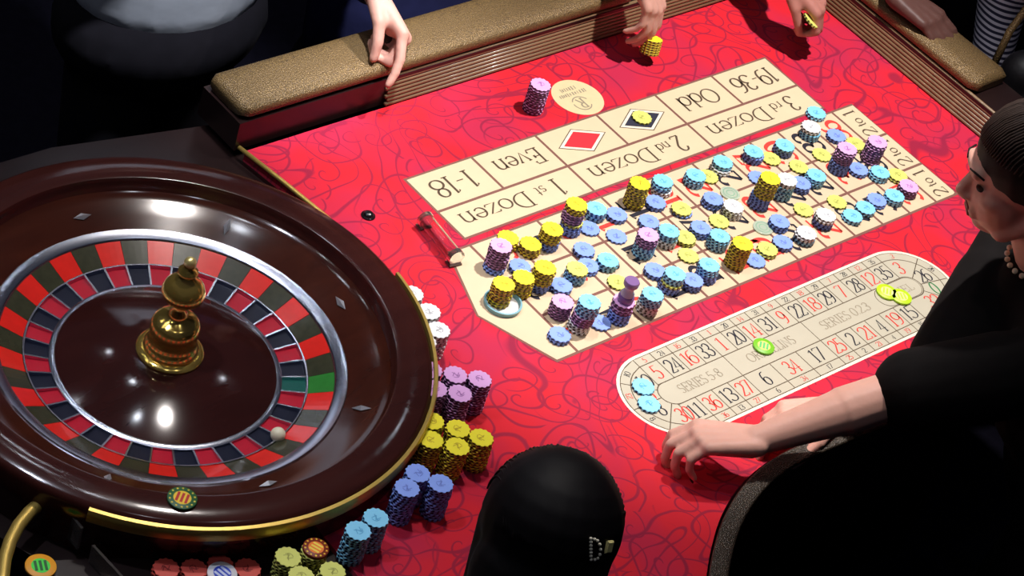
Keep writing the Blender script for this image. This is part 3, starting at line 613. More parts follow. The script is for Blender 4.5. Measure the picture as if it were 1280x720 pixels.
def chip_mesh(kind):
    f, l, d, e = CHIP[kind]
    ms = [mat('chip_' + kind, f, 0.5, vary=0.03), mat('chip_edge_' + kind, l, 0.55, vary=0.05), mat('chip_notch_' + kind, d, 0.6, vary=0.05)]
    b = MB(); n = NL * 4; R_ = []
    for k in range(n): R_.append(CR * (1.0, 1.0, 0.93, 0.93)[k % 4])
    def ring(s, z): return [(R_[k] * s * math.cos(2 * PI * k / n), R_[k] * s * math.sin(2 * PI * k / n), z) for k in range(n)]
    b.add(ring(0.97, 0.0) + ring(1, 0.0006) + ring(1, CT - 0.0007) + ring(0.965, CT - 0.0001), [])
    for j in range(3):
        for k in range(n):
            b.f.append((j * n + k, j * n + (k + 1) % n, (j + 1) * n + (k + 1) % n, (j + 1) * n + k)); b.mi.append((1 if k % 4 in (0, 3) else 2) if j < 2 else 0)
    b.f.append(tuple(3 * n + k for k in range(n))); b.mi.append(0); b.f.append(tuple(reversed(range(n)))); b.mi.append(2)
    return b.mesh(kind + '_chip', ms)
CM = {k: chip_mesh(k) for k in CHIP}
def emblem_mesh(kind):
    M_ = mat('chip_print_' + kind, CHIP[kind][3], 0.6, vary=0.05); b = MB()
    for st in ([(-.30, -.22), (-.1, .25), (.1, -.2), (.28, .24)], [(-.28, .22), (.28, -.22)], [(-.34, .0), (-.2, .3), (.0, .36), (.22, .3)]):
        for p, q in zip(st, st[1:]):
            p = Vector(p) * CR; q = Vector(q) * CR; t = (q - p).normalized() * 0.0007; nrm = Vector((-t.y, t.x))
            b.add([(p.x - nrm.x, p.y - nrm.y, CT), (q.x - nrm.x, q.y - nrm.y, CT), (q.x + nrm.x, q.y + nrm.y, CT), (p.x + nrm.x, p.y + nrm.y, CT)], [(0, 1, 2, 3)])
    return b.mesh('emblem_' + kind, [M_])
EMB = {k: emblem_mesh(k) for k in CHIP}
NUMW = ['', 'first', 'second', 'third', 'fourth', 'fifth', 'sixth', 'seventh', 'eighth', 'ninth', 'tenth', 'eleventh', 'twelfth', 'thirteenth', 'fourteenth', 'fifteenth']
W_, L_, Y_, B_, C_, P_, K_ = 'white', 'lilac', 'yellow', 'blue', 'light_blue', 'pale_yellow', 'coral'
# top-centre of every stack as surveyed, and its chips from the top down; optional height of what it stands on, or an explicit place name
S = [
 (630, 354.5, [(Y_, 8)], 0.0012, 'in the white dish on zero'), (657.8, 345.5, [(Y_, 7)]), (684.4, 334.4, [(Y_, 6), (B_, 3)]), (626.7, 307.8, [(L_, 8), (B_, 2)]), (640, 298, [(Y_, 4)]),
 (660, 303, [(Y_, 4)]), (691, 285.5, [(Y_, 5), (B_, 3)]), (721.7, 256, [(Y_, 3), (L_, 4), (P_, 1), (B_, 4)]), (746.4, 260.3, [(C_, 4)]), (737, 284, [(B_, 1)]),
 (771.7, 267, [(B_, 2)]), (731, 311, [(B_, 2)]), (759, 324.5, [(C_, 3)]), (736, 332, [(B_, 2)]), (770.7, 294.4, [(B_, 1)]), (801, 229, [(Y_, 10)]),
 (828.6, 226, [(C_, 3), (W_, 2)]), (820, 252, [(B_, 2)]), (812, 276, [(B_, 2)]), (811, 293, [(L_, 4), (C_, 5)]), (852, 260, [(P_, 1), (B_, 1)]), (840, 287.5, [(C_, 3), (W_, 3)]),
 (858, 295, [(P_, 2)]), (870.4, 218.5, [(C_, 4)]), (887, 219, [(P_, 1)]), (902, 203, [(C_, 2), (W_, 2)]), (891.4, 247.8, [(B_, 3)]),
 (917.7, 257.5, [(W_, 4)]), (899, 276, [(P_, 1)]), (873.5, 286, [(B_, 3)]), (899.6, 294.4, [(C_, 5)]), (860.7, 318.7, [(P_, 1)]), (886, 332, [(C_, 3), (B_, 3)]),
 (867.5, 348.6, [(B_, 3)]), (843, 341, [(C_, 3), (P_, 1), (B_, 3)]), (820, 338, [(B_, 2)]), (817, 367, [(C_, 4), (W_, 4)]), (780, 376, [(L_, 4), (B_, 4)]), (773, 352, [(P_, 1)]),
 (736.7, 377.5, [(C_, 5), (L_, 4), (W_, 3)]), (751, 402, [(B_, 1)]), (719, 337, [(P_, 1), (C_, 4)]), (701, 353, [(B_, 2)]), (651, 332, [(B_, 2)]), (704, 376.7, [(L_, 6)]), (700, 417.5, [(B_, 2)]),
 (943, 188.5, [(C_, 1), (B_, 3)]), (981.5, 180.5, [(C_, 1), (B_, 3)]), (963, 197.5, [(P_, 1)]), (998.5, 207.3, [(P_, 1)]), (962.4, 222.5, [(Y_, 8), (B_, 5)]), (948, 221.5, [(B_, 1)]),
 (985, 224, [(W_, 2), (C_, 6)]), (1002, 228, [(B_, 3)]), (1005, 261.5, [(P_, 1)]), (975, 276, [(B_, 3)]), (979.4, 302, [(B_, 2)]), (928, 304, [(Y_, 10)]),
 (958, 312, [(P_, 2)]), (1008, 290.5, [(W_, 2), (C_, 2)]), (945.7, 323.5, [(B_, 1)]), (1032.5, 268, [(W_, 2), (B_, 3)]), (1046.7, 251.7, [(P_, 1)]), (1066, 269, [(C_, 2)]), (1084, 258, [(C_, 2)]),
 (1098, 250, [(B_, 2)]), (1116, 244.5, [(C_, 3)]), (1136.7, 231.7, [(L_, 4)]), (1117.5, 218, [(P_, 2)]), (1101.7, 214, [(C_, 3)]), (1020.8, 218.5, [(C_, 4)]), (1028, 193, [(P_, 1)]),
 (1015, 158, [(W_, 2), (C_, 3)]), (1020.8, 140, [(C_, 2)]), (1046.7, 169, [(B_, 2)]), (1060.8, 185, [(L_, 6), (B_, 5)]), (1095.8, 175.8, [(L_, 9)]), (1071, 180, [(P_, 2)]), (1075.5, 211, [(B_, 2)]),
 (803, 146, [(P_, 1)], 0.0011, 'on the black diamond'), (676, 105, [(L_, 12)], 0, 'beside the round emblem'),
 (805, 484, [(C_, 1)], 0.0008, 'on racetrack number ten'), (811, 503, [(C_, 1)], 0.0008, 'on racetrack number twentythree'),
]
for nm, kind, n, pts in (('white', W_, 11, [(514, 369), (530, 390), (543, 411), (511, 385), (521, 404), (533, 424)]), ('lilac', L_, 13, [(568, 469), (598, 473), (542, 463), (547, 486), (573, 492)]),
                         ('yellow', Y_, 12, [(544.5, 528), (573, 535.5), (540, 549), (569, 557), (602, 546.7)]), ('blue', B_, 13, [(522, 591), (509, 609), (551, 604)]),
                         ('light blue', C_, 12, [(470, 646.7), (448, 662)]), ('olive', P_, 8, [(362, 698), (394, 688), (415, 714), (376, 719)])):
    for j, (x, y) in enumerate(pts): S.append((x, y, [(kind, n)], -0.0045 if kind == P_ else 0, '%s of the %s bank by the wheel' % (NUMW[j + 1], nm)))
for j, (x, y) in enumerate([(208.5, 711), (243, 711), (275, 706), (310, 710)]): S.append((x, y, [(K_, 3)], -0.0045, '%s in the row below the wheel' % NUMW[j + 1]))
bases = []
for s in S:
    n = sum(k for _, k in s[2]); z0 = s[3] if len(s) > 3 else 0.0006
    q = at(s[0], s[1], z0 + n * CT); bases.append([q.x, q.y, z0, n])
for it in range(60):          # neighbours may touch but not interpenetrate
    for i in range(len(bases)):
        for j in range(i):
            a, c = bases[i], bases[j]; dx, dy = a[0] - c[0], a[1] - c[1]; dd = math.hypot(dx, dy)
            if dd < 2 * CR + 0.0009:
                k = (2 * CR + 0.0010 - dd) * 0.45 / max(dd, 1e-5); a[0] += dx * k; a[1] += dy * k; c[0] -= dx * k; c[1] -= dy * k
ONES = ['zero', 'one', 'two', 'three', 'four', 'five', 'six', 'seven', 'eight', 'nine', 'ten', 'eleven', 'twelve', 'thirteen', 'fourteen', 'fifteen', 'sixteen', 'seventeen', 'eighteen', 'nineteen']
def nw(n): return ONES[n] if n < 20 else ('twenty', 'thirty')[n // 10 - 2] + ('' if n % 10 == 0 else ONES[n % 10])
def place_name(x, y):
    c, r = x / CW, y / RH
    num = lambda ci, ri_: nw(3 * ci + ri_ + 1)
    ci, ri_ = min(max(int(c), 0), 11), min(max(int(r), 0), 2); fx, fy = c - ci, r - ri_
    if x < -0.012: return 'on zero'
    if y > Y0 + 0.012: return 'on the dozens by ' + num(ci, 2)
    nx = ci - 1 if fx < 0.25 else ci + 1 if fx > 0.75 else None; ny = ri_ - 1 if fy < 0.25 else ri_ + 1 if fy > 0.75 else None
    nx = None if nx is not None and not 0 <= nx <= 11 else nx; ny = None if ny is not None and not 0 <= ny <= 2 else ny
    if nx is not None and ny is not None: a, c = sorted((3 * ci + ri_ + 1, 3 * nx + ny + 1)); return 'cornering %s and %s' % (nw(a), nw(c))
    if nx is not None or ny is not None: a, c = sorted((3 * ci + ri_ + 1, 3 * (ci if nx is None else nx) + (ri_ if ny is None else ny) + 1)); return 'between %s and %s' % (nw(a), nw(c))
    return 'on ' + num(ci, ri_)
PLACE = [s[4] if len(s) > 4 else place_name(bs[0], bs[1]) for s, bs in zip(S, bases)]
ADJ = [''] * len(S)
for p in set(PLACE):
    idx = [i for i, q_ in enumerate(PLACE) if q_ == p]
    if len(idx) > 1:
        dx = max(bases[i][0] for i in idx) - min(bases[i][0] for i in idx); dy = max(bases[i][1] for i in idx) - min(bases[i][1] for i in idx); ax = 0 if dx > dy else 1
        names_ = (('zero-side', 'column-side') if ax == 0 else ('dealer-side', 'player-side')); idx.sort(key=lambda i: bases[i][ax])
        for k, i in enumerate(idx): ADJ[i] = names_[0] if k == 0 else names_[1] if k == len(idx) - 1 else 'middle' if len(idx) == 3 else ('inner', 'central', 'mid')[k - 1]
rc = random.Random(11)
def word(k): return {'pale_yellow': 'pale yellow', 'light_blue': 'light blue'}.get(k, k)
for s, bs, pl, adj in zip(S, bases, PLACE, ADJ):
    n = bs[3]; seq = [k for k, m_ in s[2] for _ in range(m_)]; adj = adj + ' ' if adj else ''
    grp = 'chips of the %sstack %s' % (adj, pl) if n > 1 else 'single chips on the layout'
    lx, ly = rc.uniform(-0.0002, 0.0002), rc.uniform(-0.0002, 0.0002); ox = oy = 0; prev = None
    for i, kind in enumerate(seq):
        lev = n - 1 - i
        if kind != prev and i and prev: ox += rc.uniform(-0.002, 0.002); oy += rc.uniform(-0.002, 0.002)
        prev = kind
        o = bpy.data.objects.new(kind + '_chip', CM[kind]); COL.objects.link(o)
        o.location = (bs[0] + ox + lx * lev + rc.uniform(-0.0007, 0.0007), bs[1] + oy + ly * lev + rc.uniform(-0.0007, 0.0007), bs[2] + lev * CT + 0.00005 * lev)
        o.rotation_euler = (0, 0, rc.uniform(0, 2 * PI))
        if n == 1: lab = '%ssingle %s chip lying %s' % (adj, word(kind), pl)
        elif i == 0: lab = 'top %s chip of %sstack %s' % (word(kind), adj, pl)
        else: lab = '%s chip, %s down in %sstack %s' % (word(kind), NUMW[i + 1], adj, pl)
        tag(o, lab, 'chip', grp)
        if i == 0:
            e = bpy.data.objects.new('emblem', EMB[kind]); COL.objects.link(e); e.parent = o
# special chips -----------------------------------------------------------------------------
def fancy(name, px, py, z, edge, core, stripe, label, r=0.0215, t=0.0045, spots=None, rot=0.4):
    q = at(px, py, z + t); o = tag(empty(name, (q.x, q.y, z)), label, 'chip')
    b = MB(); b.lathe([(0, 0), (r * 0.97, 0), (r, 0.0006), (r, t - 0.0006), (r * 0.96, t), (0, t)], 40); autosmooth(b.build('body', mat(name + '_edge', edge, 0.45, vary=0.06), o))
    b = MB(); b.lathe([(r * 0.6, t), (r * 0.6, t + 0.0002), (0, t + 0.0002)], 32); b.build('inlay', mat(name + '_core', core, 0.45, vary=0.05), o)
    ca, sa = math.cos(rot), math.sin(rot)
    for k in range(3):
        u = (k - 1) * r * 0.32; h = r * 0.42; b = MB(); w_ = r * 0.09
        b.add([(ca * x - sa * y, sa * x + ca * y, t + 0.0004) for x, y in ((u - w_, -h), (u + w_, -h), (u + w_, h), (u - w_, h))], [(0, 1, 2, 3)]); b.build('stripe', mat(name + '_stripe', stripe, 0.5, vary=0.05), o)
    for k in range(14 if spots else 0):
        a = 2 * PI * k / 14; b = MB(); b.lathe([(0.0016, 0), (0.0016, 0.0003), (0, 0.0003)], 8, c=(r * 0.84 * math.cos(a), r * 0.84 * math.sin(a)))
        s_ = b.build('edge_spot', mat(name + '_spot', spots, 0.5, vary=0.05), o, loc=(0, 0, t))
    return o
fancy('green_rimmed_chip', 228, 622, 0.0762, rgb(36, 92, 50), rgb(240, 200, 40), rgb(190, 30, 20), 'green chip with red and yellow striped inlay on the wheel rim', spots=rgb(230, 200, 60), rot=-0.9)
fancy('orange_chip', 51, 707, -0.0045 + 0.004, rgb(236, 160, 40), rgb(60, 220, 60), rgb(10, 90, 30), 'orange chip with green striped inlay beside the brass tube', r=0.022, rot=-0.4)
fancy('striped_chip', 955, 432, 0.001, rgb(120, 190, 40), rgb(225, 240, 120), rgb(90, 190, 110), 'green and white striped chip lying on the orphelins field', r=0.019, rot=-0.9)
fancy('lime_chip', 1109, 364, 0.0014, rgb(190, 235, 30), rgb(240, 255, 150), rgb(190, 240, 60), 'bright lime chip on the spiel oval, the one nearer zero', r=0.0195, rot=-0.9)
fancy('lime_chip', 1127, 370, 0.0014, rgb(170, 225, 30), rgb(225, 245, 90), rgb(150, 215, 60), 'bright lime chip on the spiel oval, the one nearer the dealer', r=0.0195, rot=-0.5)
fancy('white_blue_chip', 278, 716, -0.0045 + 0.0152, rgb(225, 222, 226), rgb(40, 70, 200), rgb(200, 210, 240), 'white chip with round blue inlay on the coral row', r=0.0215, rot=0.2)
ol = bases[[i for i, s in enumerate(S) if s[0] == 394 and s[1] == 688][0]]
fo = fancy('orange_red_chip', 393, 697, ol[2] + 8 * CT + 0.0005, rgb(130, 40, 20), rgb(250, 130, 30), rgb(250, 220, 80), 'orange chip with fiery inlay on top of an olive stack', r=0.019, t=0.006, spots=rgb(240, 200, 40))
fo.location = (ol[0], ol[1], ol[2] + 8 * CT + 0.0005)
def clear_marker(px, py, label):
    q = at(px, py, 0.004); o = tag(empty('clear_marker', (q.x, q.y, 0.0008)), label, 'marker')
    b = MB(); b.lathe([(0, 0), (0.0185, 0), (0.019, 0.0006), (0.019, 0.0026), (0.0182, 0.0032), (0, 0.0032)], 36); autosmooth(b.build('disc', mat('marker_clear', rgb(222, 234, 212), 0.15, trans=0.45, ior=1.2, vary=0.03), o))
    for r_ in (0.0135, 0.0075): b = MB(); b.lathe([(r_ - 0.0009, 0.0034), (r_ + 0.0009, 0.0034)], 32); b.build('ring_print', mat('marker_print', rgb(130, 168, 140), 0.5, vary=0.05), o)
clear_marker(913, 241, 'clear greenish marker disc lying behind the white stack'); clear_marker(954, 284, 'clear greenish marker disc with ring print beside a blue stack')
# win marker (dolly) on its stack
dl = bases[[i for i, s in enumerate(S) if s[0] == 780 and s[1] == 376][0]]; dz = dl[2] + 8 * CT + 0.001
DOL = tag(empty('win_marker', (dl[0] + 0.001, dl[1], dz)), 'purple and clear acrylic win marker standing on a chip stack', 'win marker')
b = MB(); b.lathe([(0, 0), (0.0135, 0), (0.0140, 0.002), (0.0140, 0.010), (0.0125, 0.0125), (0, 0.0125)], 32); autosmooth(b.build('foot', mat('dolly_purple', rgb(120, 88, 150), 0.15, vary=0.06), DOL))
b = MB(); b.lathe([(0, 0.0125), (0.0115, 0.0125), (0.0120, 0.017), (0.009, 0.021), (0.0080, 0.030), (0.0105, 0.034), (0, 0.034)], 32); autosmooth(b.build('stem', PURPLE_GL, DOL), 60)
b = MB(); b.lathe([(0, 0.034), (0.0125, 0.034), (0.0135, 0.036), (0.0135, 0.042), (0.012, 0.0445), (0, 0.0445)], 32); autosmooth(b.build('cap', mat('dolly_cap', rgb(132, 100, 150), 0.1, vary=0.06, coat=0.5), DOL))
#PEOPLE#
# ================================================================ people
def vgrow(mb, name, material, parent, voxel=0.006, smooth=4, factor=0.5):
    """one continuous surface grown over the overlapping limbs"""
    tmp = bpy.data.objects.new('tmp', mb.mesh('tmp', [material])); COL.objects.link(tmp)
    r = tmp.modifiers.new('r', 'REMESH'); r.mode = 'VOXEL'; r.voxel_size = voxel; r.use_smooth_shade = True
    sm = tmp.modifiers.new('s', 'SMOOTH'); sm.iterations = smooth; sm.factor = factor
    dg = bpy.context.evaluated_depsgraph_get(); ev = tmp.evaluated_get(dg); me = bpy.data.meshes.new_from_object(ev)
    old = tmp.data; bpy.data.objects.remove(tmp); bpy.data.meshes.remove(old)
    me.name = name; me.materials.clear(); me.materials.append(material)
    me.polygons.foreach_set('use_smooth', [True] * len(me.polygons))
    o = bpy.data.objects.new(name, me); COL.objects.link(o); o.parent = parent; return o
def skin(name, c, rough=0.5):
    M = mat(name, c, rough, vary=0.1, vscale=35, bump=0.1, bscale=160, spec=0.35); bs = M.node_tree.nodes['Principled BSDF']
    bs.inputs['Subsurface Weight'].default_value = 0.08; bs.inputs['Subsurface Radius'].default_value = (0.01, 0.004, 0.002); return M
def hand(mb, wrist, d, n, thumb=1, curl=(20, 30, 20), size=1.0, splay=4, tcurl=20, tout=38, curls=None):
    """palm and five fingers; d: pointing direction, n: normal of the back of the hand, thumb: side (+1 = d x n). Returns finger tips with directions."""
    wrist = Vector(wrist); d = Vector(d).normalized(); n = Vector(n); n = (n - d * n.dot(d)).normalized(); s = d.cross(n).normalized() * thumb; tips = []
    q = lambda a, b, c: wrist + d * a * size + s * b * size + n * c * size
    K = [(0.092, 0.029), (0.096, 0.009), (0.091, -0.011), (0.082, -0.029)]; LEN = [(0.040, 0.024, 0.020), (0.044, 0.028, 0.021), (0.041, 0.026, 0.021), (0.033, 0.020, 0.019)]
    for i, ((a, b), ln) in enumerate(zip(K, LEN)):
        mb.capsule(q(0.0, b * 0.55, 0), q(a, b, 0.002), 0.0165 * size, 0.0120 * size, nrm=n)
        dirn = (d * math.cos(math.radians((1.5 - i) * splay)) + s * math.sin(math.radians((1.5 - i) * splay))); p = q(a, b, 0.001); ang = 0
        cu = curls[i] if curls else curl
        for k, L in enumerate(ln):
            ang += cu[k]; dd = dirn * math.cos(math.radians(ang)) - n * math.sin(math.radians(ang)); e = p + dd * L * size
            r = (0.0098, 0.0088, 0.0080, 0.0070)
            mb.capsule(p, e, r[k] * size * (0.9 if i == 3 else 1), r[k + 1] * size * (0.9 if i == 3 else 1)); p = e
        up = (n * math.cos(math.radians(ang)) + dirn * math.sin(math.radians(ang))); tips.append((p, dd, up))
    mb.capsule(q(0.01, 0.008, -0.004), q(0.07, 0.012, -0.004), 0.020 * size, 0.018 * size, nrm=n); mb.capsule(q(0.01, -0.012, -0.004), q(0.065, -0.016, -0.004), 0.019 * size, 0.015 * size, nrm=n)
    p = q(0.018, 0.022, -0.006); ang = tout
    for k, (L, r0, r1) in enumerate(((0.046, 0.016, 0.0115), (0.032, 0.0108, 0.0098), (0.026, 0.0096, 0.0078))):
        dd = (d * math.cos(math.radians(ang)) + s * math.sin(math.radians(ang)) - n * 0.28 * (k + 1) * tcurl / 20).normalized(); e = p + dd * L * size
        mb.capsule(p, e, r0 * size, r1 * size); p = e; ang -= tcurl
    tips.append((p, dd, n)); return tips
def nails(tips, material, parent, size=1.0):
    for p, dd, up in tips:
        b = MB(); sd_ = dd.cross(up).normalized(); b.ball(p + dd * 0.003 * size + up * 0.0052 * size, 0.0058 * size, 0.0048 * size, 0.0022 * size, X=dd, Y=sd_, Z=sd_.cross(dd) if sd_.cross(dd).dot(up) > 0 else -sd_.cross(dd), seg=12, rings=8); b.build('nail', material, parent, True)
def hair_material(name, c):
    M = mat(name, c, 0.6, vary=0.5, vscale=180, spec=0.25); return M

def person(label): return tag(empty('person'), label, 'person')
V = Vector
# ---------------------------------------------------------------- dealer leaning over the near edge
SK_D = skin('dealer_skin', rgb(224, 170, 152)); BLK = mat('black_cloth', rgb(20, 17, 17), 0.9, vary=0.3, vscale=50, bump=0.3, bscale=40, spec=0.15)
D = person('dealer in a black short-sleeved top leaning over the racetrack with both hands out')
Hd = at(1283, 222, 0.50); F = V((-0.733, 0.631, -0.254)).normalized(); U_ = (V((0, 0, 1)) - F * F.z).normalized(); SDe = F.cross(U_)   # SDe: away from the camera
fp = lambda a, b_, c: Hd + F * a + SDe * b_ + U_ * c
b = MB()
b.ball(fp(-0.012, 0, 0.030), 0.098, 0.076, 0.090, X=F, Y=SDe, Z=U_)                 # skull
b.ball(fp(0.030, 0, -0.020), 0.058, 0.060, 0.082, X=F, Y=SDe, Z=U_)                 # face
b.capsule(fp(0.055, 0, -0.080), fp(0.030, 0, -0.088), 0.022, 0.028)                 # chin
for sg in (-1, 1): b.capsule(fp(0.030, 0.030 * sg, -0.080), fp(-0.020, 0.054 * sg, -0.040), 0.022, 0.022)   # jaw
for sg in (-1, 1): b.ball(fp(0.052, 0.032 * sg, -0.018), 0.026, 0.024, 0.022, X=F, Y=SDe, Z=U_)
b.capsule(fp(0.078, 0, 0.018), fp(0.099, 0, -0.022), 0.0075, 0.0105); b.ball(fp(0.091, 0, -0.030), 0.012, 0.016, 0.009, X=F, Y=SDe, Z=U_)
b.capsule(fp(0.082, 0.024, 0.026), fp(0.082, -0.024, 0.026), 0.012, 0.012)          # brow
b.capsule(fp(0.080, 0.017, -0.050), fp(0.080, -0.017, -0.050), 0.0085, 0.0085); b.capsule(fp(0.077, 0.015, -0.062), fp(0.077, -0.015, -0.062), 0.009, 0.009)
for sg in (-1, 1): b.ball(fp(-0.015, 0.076 * sg, -0.010), 0.020, 0.010, 0.030, X=F, Y=SDe, Z=U_)
neck0 = fp(-0.025, 0, -0.06); SH = Hd + V((0.07, -0.09, -0.205)); b.capsule(neck0, SH + V((0, 0, 0.04)), 0.052, 0.056)
body_dir = V((0.10, -0.30, -0.50)).normalized(); SIDE = V((0.63, 0.73, 0)).normalized()   # across the shoulders, away from the camera
Ls, Rs = SH - SIDE * 0.165, SH + SIDE * 0.165
Lw, Le = at(945, 551, 0.080), at(1120, 492, 0.165); Rw, Re = at(1045, 513, 0.055), at(1175, 470, 0.16)
PEL = SH + body_dir * 0.52
b.ball(SH + body_dir * 0.16, 0.165, 0.11, 0.21, X=SIDE, Y=SIDE.cross(body_dir), Z=-body_dir); b.ball(PEL, 0.17, 0.125, 0.17, X=SIDE, Y=SIDE.cross(body_dir), Z=-body_dir); b.ball(SH + body_dir * 0.36, 0.14, 0.1, 0.18, X=SIDE, Y=SIDE.cross(body_dir), Z=-body_dir)
b.capsule(Ls, Rs, 0.055, 0.055)
for s0, e0, w0 in ((Ls, Le, Lw), (Rs, Re, Rw)):
    b.capsule(s0, e0, 0.050, 0.040); b.capsule(e0, e0.lerp(w0, 0.35), 0.040, 0.041); b.capsule(e0.lerp(w0, 0.35), w0, 0.041, 0.0235)
dl_ = (at(872, 547, 0.070) - Lw).normalized(); tl = hand(b, Lw, dl_, (0.10, 0.10, 1.0), thumb=1, curls=[(30, 45, 25), (34, 48, 28), (38, 50, 28), (42, 52, 30)], splay=3)
dr_ = (at(985, 523, 0.045) - Rw).normalized(); tr = hand(b, Rw, dr_, (-0.15, 0.25, 1.0), thumb=-1, curls=[(22, 30, 20), (26, 34, 20), (30, 36, 20), (34, 40, 20)], splay=2)
for sg in (-1, 1):
    hip = PEL + SIDE * 0.085 * sg; knee = hip + V((0.02, 0.06, -0.33)); b.capsule(hip, knee, 0.085, 0.058); b.capsule(knee, knee + V((0.02, -0.05, -0.30)), 0.055, 0.04); b.capsule(V((knee.x + 0.02, knee.y - 0.04, -0.815)), V((knee.x - 0.06, knee.y + 0.06, -0.82)), 0.032, 0.026); b.capsule(knee + V((0.02, -0.05, -0.30)), V((knee.x + 0.02, knee.y - 0.04, -0.815)), 0.04, 0.03)
vgrow(b, 'body', SK_D, D, 0.0038, 5)
b = MB()   # top with short sleeves
for c, ax, ay, az in ((0.13, 0.185, 0.128, 0.20), (0.36, 0.160, 0.120, 0.20), (0.54, 0.182, 0.138, 0.19)): b.ball(SH + body_dir * c, ax, ay, az, X=SIDE, Y=SIDE.cross(body_dir), Z=-body_dir)
b.capsule(Ls, Rs, 0.070, 0.070)
for s0, e0 in ((Ls, Le), (Rs, Re)): b.capsule(s0, s0.lerp(e0, 0.5), 0.072, 0.070); b.capsule(s0.lerp(e0, 0.4), s0.lerp(e0, 0.88), 0.074, 0.070)
b.capsule(SH + V((0, 0, -0.005)), SH + V((-0.01, 0.01, 0.012)), 0.075, 0.070)
vgrow(b, 'black_top', BLK, D, 0.007, 6)
b = MB()
for sg in (-1, 1):
    hip = PEL + SIDE * 0.085 * sg; knee = hip + V((0.02, 0.06, -0.33)); an = V((knee.x + 0.02, knee.y - 0.04, -0.79)); b.capsule(hip, knee, 0.112, 0.078); b.capsule(knee, an, 0.076, 0.066)
b.ball(PEL, 0.186, 0.142, 0.15, X=SIDE, Y=SIDE.cross(body_dir), Z=-body_dir)
vgrow(b, 'black_trousers', BLK, D, 0.010, 5)
HAIR = hair_material('dark_hair', rgb(30, 22, 20))
b = MB(); b.ball(fp(-0.020, 0, 0.046), 0.104, 0.087, 0.093, X=F, Y=SDe, Z=U_); b.ball(fp(-0.075, 0, 0.0), 0.060, 0.070, 0.085, X=F, Y=SDe, Z=U_)
b.ball(fp(-0.135, 0, -0.02), 0.042); b.capsule(fp(-0.02, -0.074, 0.035), fp(-0.09, -0.055, -0.03), 0.022, 0.03); b.capsule(fp(-0.02, 0.074, 0.035), fp(-0.09, 0.055, -0.03), 0.022, 0.03)
vgrow(b, 'hair', HAIR, D, 0.005, 4)
def strands(parent, P, c, rad, back, material, n=46, r=0.0022, up0=0.15, seed=1):
    """combed strands running over the hair from the hairline to the back; P(a, b, c): head frame"""
    b = MB(); rs = random.Random(seed)
    for k in range(n):
        v = -0.96 + 1.92 * k / (n - 1); pts = []
        for i in range(11):
            t = i / 10; a = math.radians(18 + 150 * t); q_ = math.sqrt(max(0.0, 1 - v * v * (1 - 0.55 * t * t)))
            pts.append(P(c[0] + rad[0] * 1.005 * math.cos(a) * q_, rad[1] * 1.005 * v * (1 - 0.30 * t * t), c[1] + rad[2] * 1.005 * (math.sin(a) * q_) - back * t * t + rs.uniform(-0.001, 0.001)))
        b.tube(pts, [r * (0.5 + 0.5 * math.sin(PI * min(1, 0.15 + i / 11))) for i in range(11)], 5)
    o_ = b.build('hair_strands', material, parent, True); o_['kind'] = 'stuff'; return o_
strands(D, fp, (-0.020, 0.046), (0.104, 0.087, 0.093), 0.02, hair_material('strand_brown', rgb(52, 40, 35)), 40)
EYE = mat('eye_dark', rgb(58, 40, 34), 0.15, vary=0.05); NAILM = mat('dark_nail', rgb(60, 10, 24), 0.2, vary=0.1)
for sg in (-1, 1):
    b = MB(); b.ball(fp(0.0775, 0.031 * sg, 0.004), 0.006, 0.0105, 0.0028, X=F, Y=SDe, Z=U_); b.build('eye', EYE, D, True)
    b = MB(); b.tube([fp(0.093, 0.014 * sg, 0.029), fp(0.089, 0.030 * sg, 0.034), fp(0.076, 0.045 * sg, 0.030)], 0.0018, 6); b.build('eyebrow', HAIR, D, True)
b = MB(); b.capsule(fp(0.0865, 0.015, -0.0495), fp(0.0865, -0.015, -0.0495), 0.0032, 0.0032); b.capsule(fp(0.0845, 0.013, -0.062), fp(0.0845, -0.013, -0.062), 0.0038, 0.0038); b.build('lips', mat('lip_red', rgb(150, 70, 66), 0.4, vary=0.1), D, True)
b = MB(); b.ball(fp(-0.012, -0.086, -0.044), 0.0055); b.build('earring', CHROME, D, True)
for k in range(9):
    a = math.radians(-60 + 15 * k); b = MB(); b.ball(neck0.lerp(SH, 0.62) + F * 0.058 * math.cos(a) + SDe * 0.058 * math.sin(a) + V((0, 0, 0.008)), 0.0048, seg=10, rings=8); b.build('necklace_bead', IVORY, D, True)
nails(tl[:4] + tr[:4], NAILM, D)
# ---------------------------------------------------------------- seated person close by, seen from behind and above
S_ = person('seated person with long black hair and a golden letter clip, seen from behind')
Hs = at(684, 668, 0.33); Fs = V((0.62, 0.55, -0.35)).normalized(); Us = (V((0, 0, 1)) - Fs * Fs.z).normalized(); Ss = Fs.cross(Us)
sp = lambda a, b_, c: Hs + Fs * a + Ss * b_ + Us * c
b = MB(); b.ball(sp(0, 0, 0.02), 0.092, 0.072, 0.088, X=Fs, Y=Ss, Z=Us); b.ball(sp(0.035, 0, -0.03), 0.056, 0.058, 0.08, X=Fs, Y=Ss, Z=Us); b.capsule(sp(0.085, 0, 0.01), sp(0.10, 0, -0.03), 0.008, 0.012)
NB = Hs + V((-0.06, -0.06, -0.2)); b.capsule(sp(-0.02, 0, -0.05), NB, 0.052, 0.056); TS = V((-0.55, 0.62, 0)).normalized()
A0_, A1_ = NB + TS * 0.16 + V((0, 0, -0.03)), NB - TS * 0.16 + V((0, 0, -0.03))
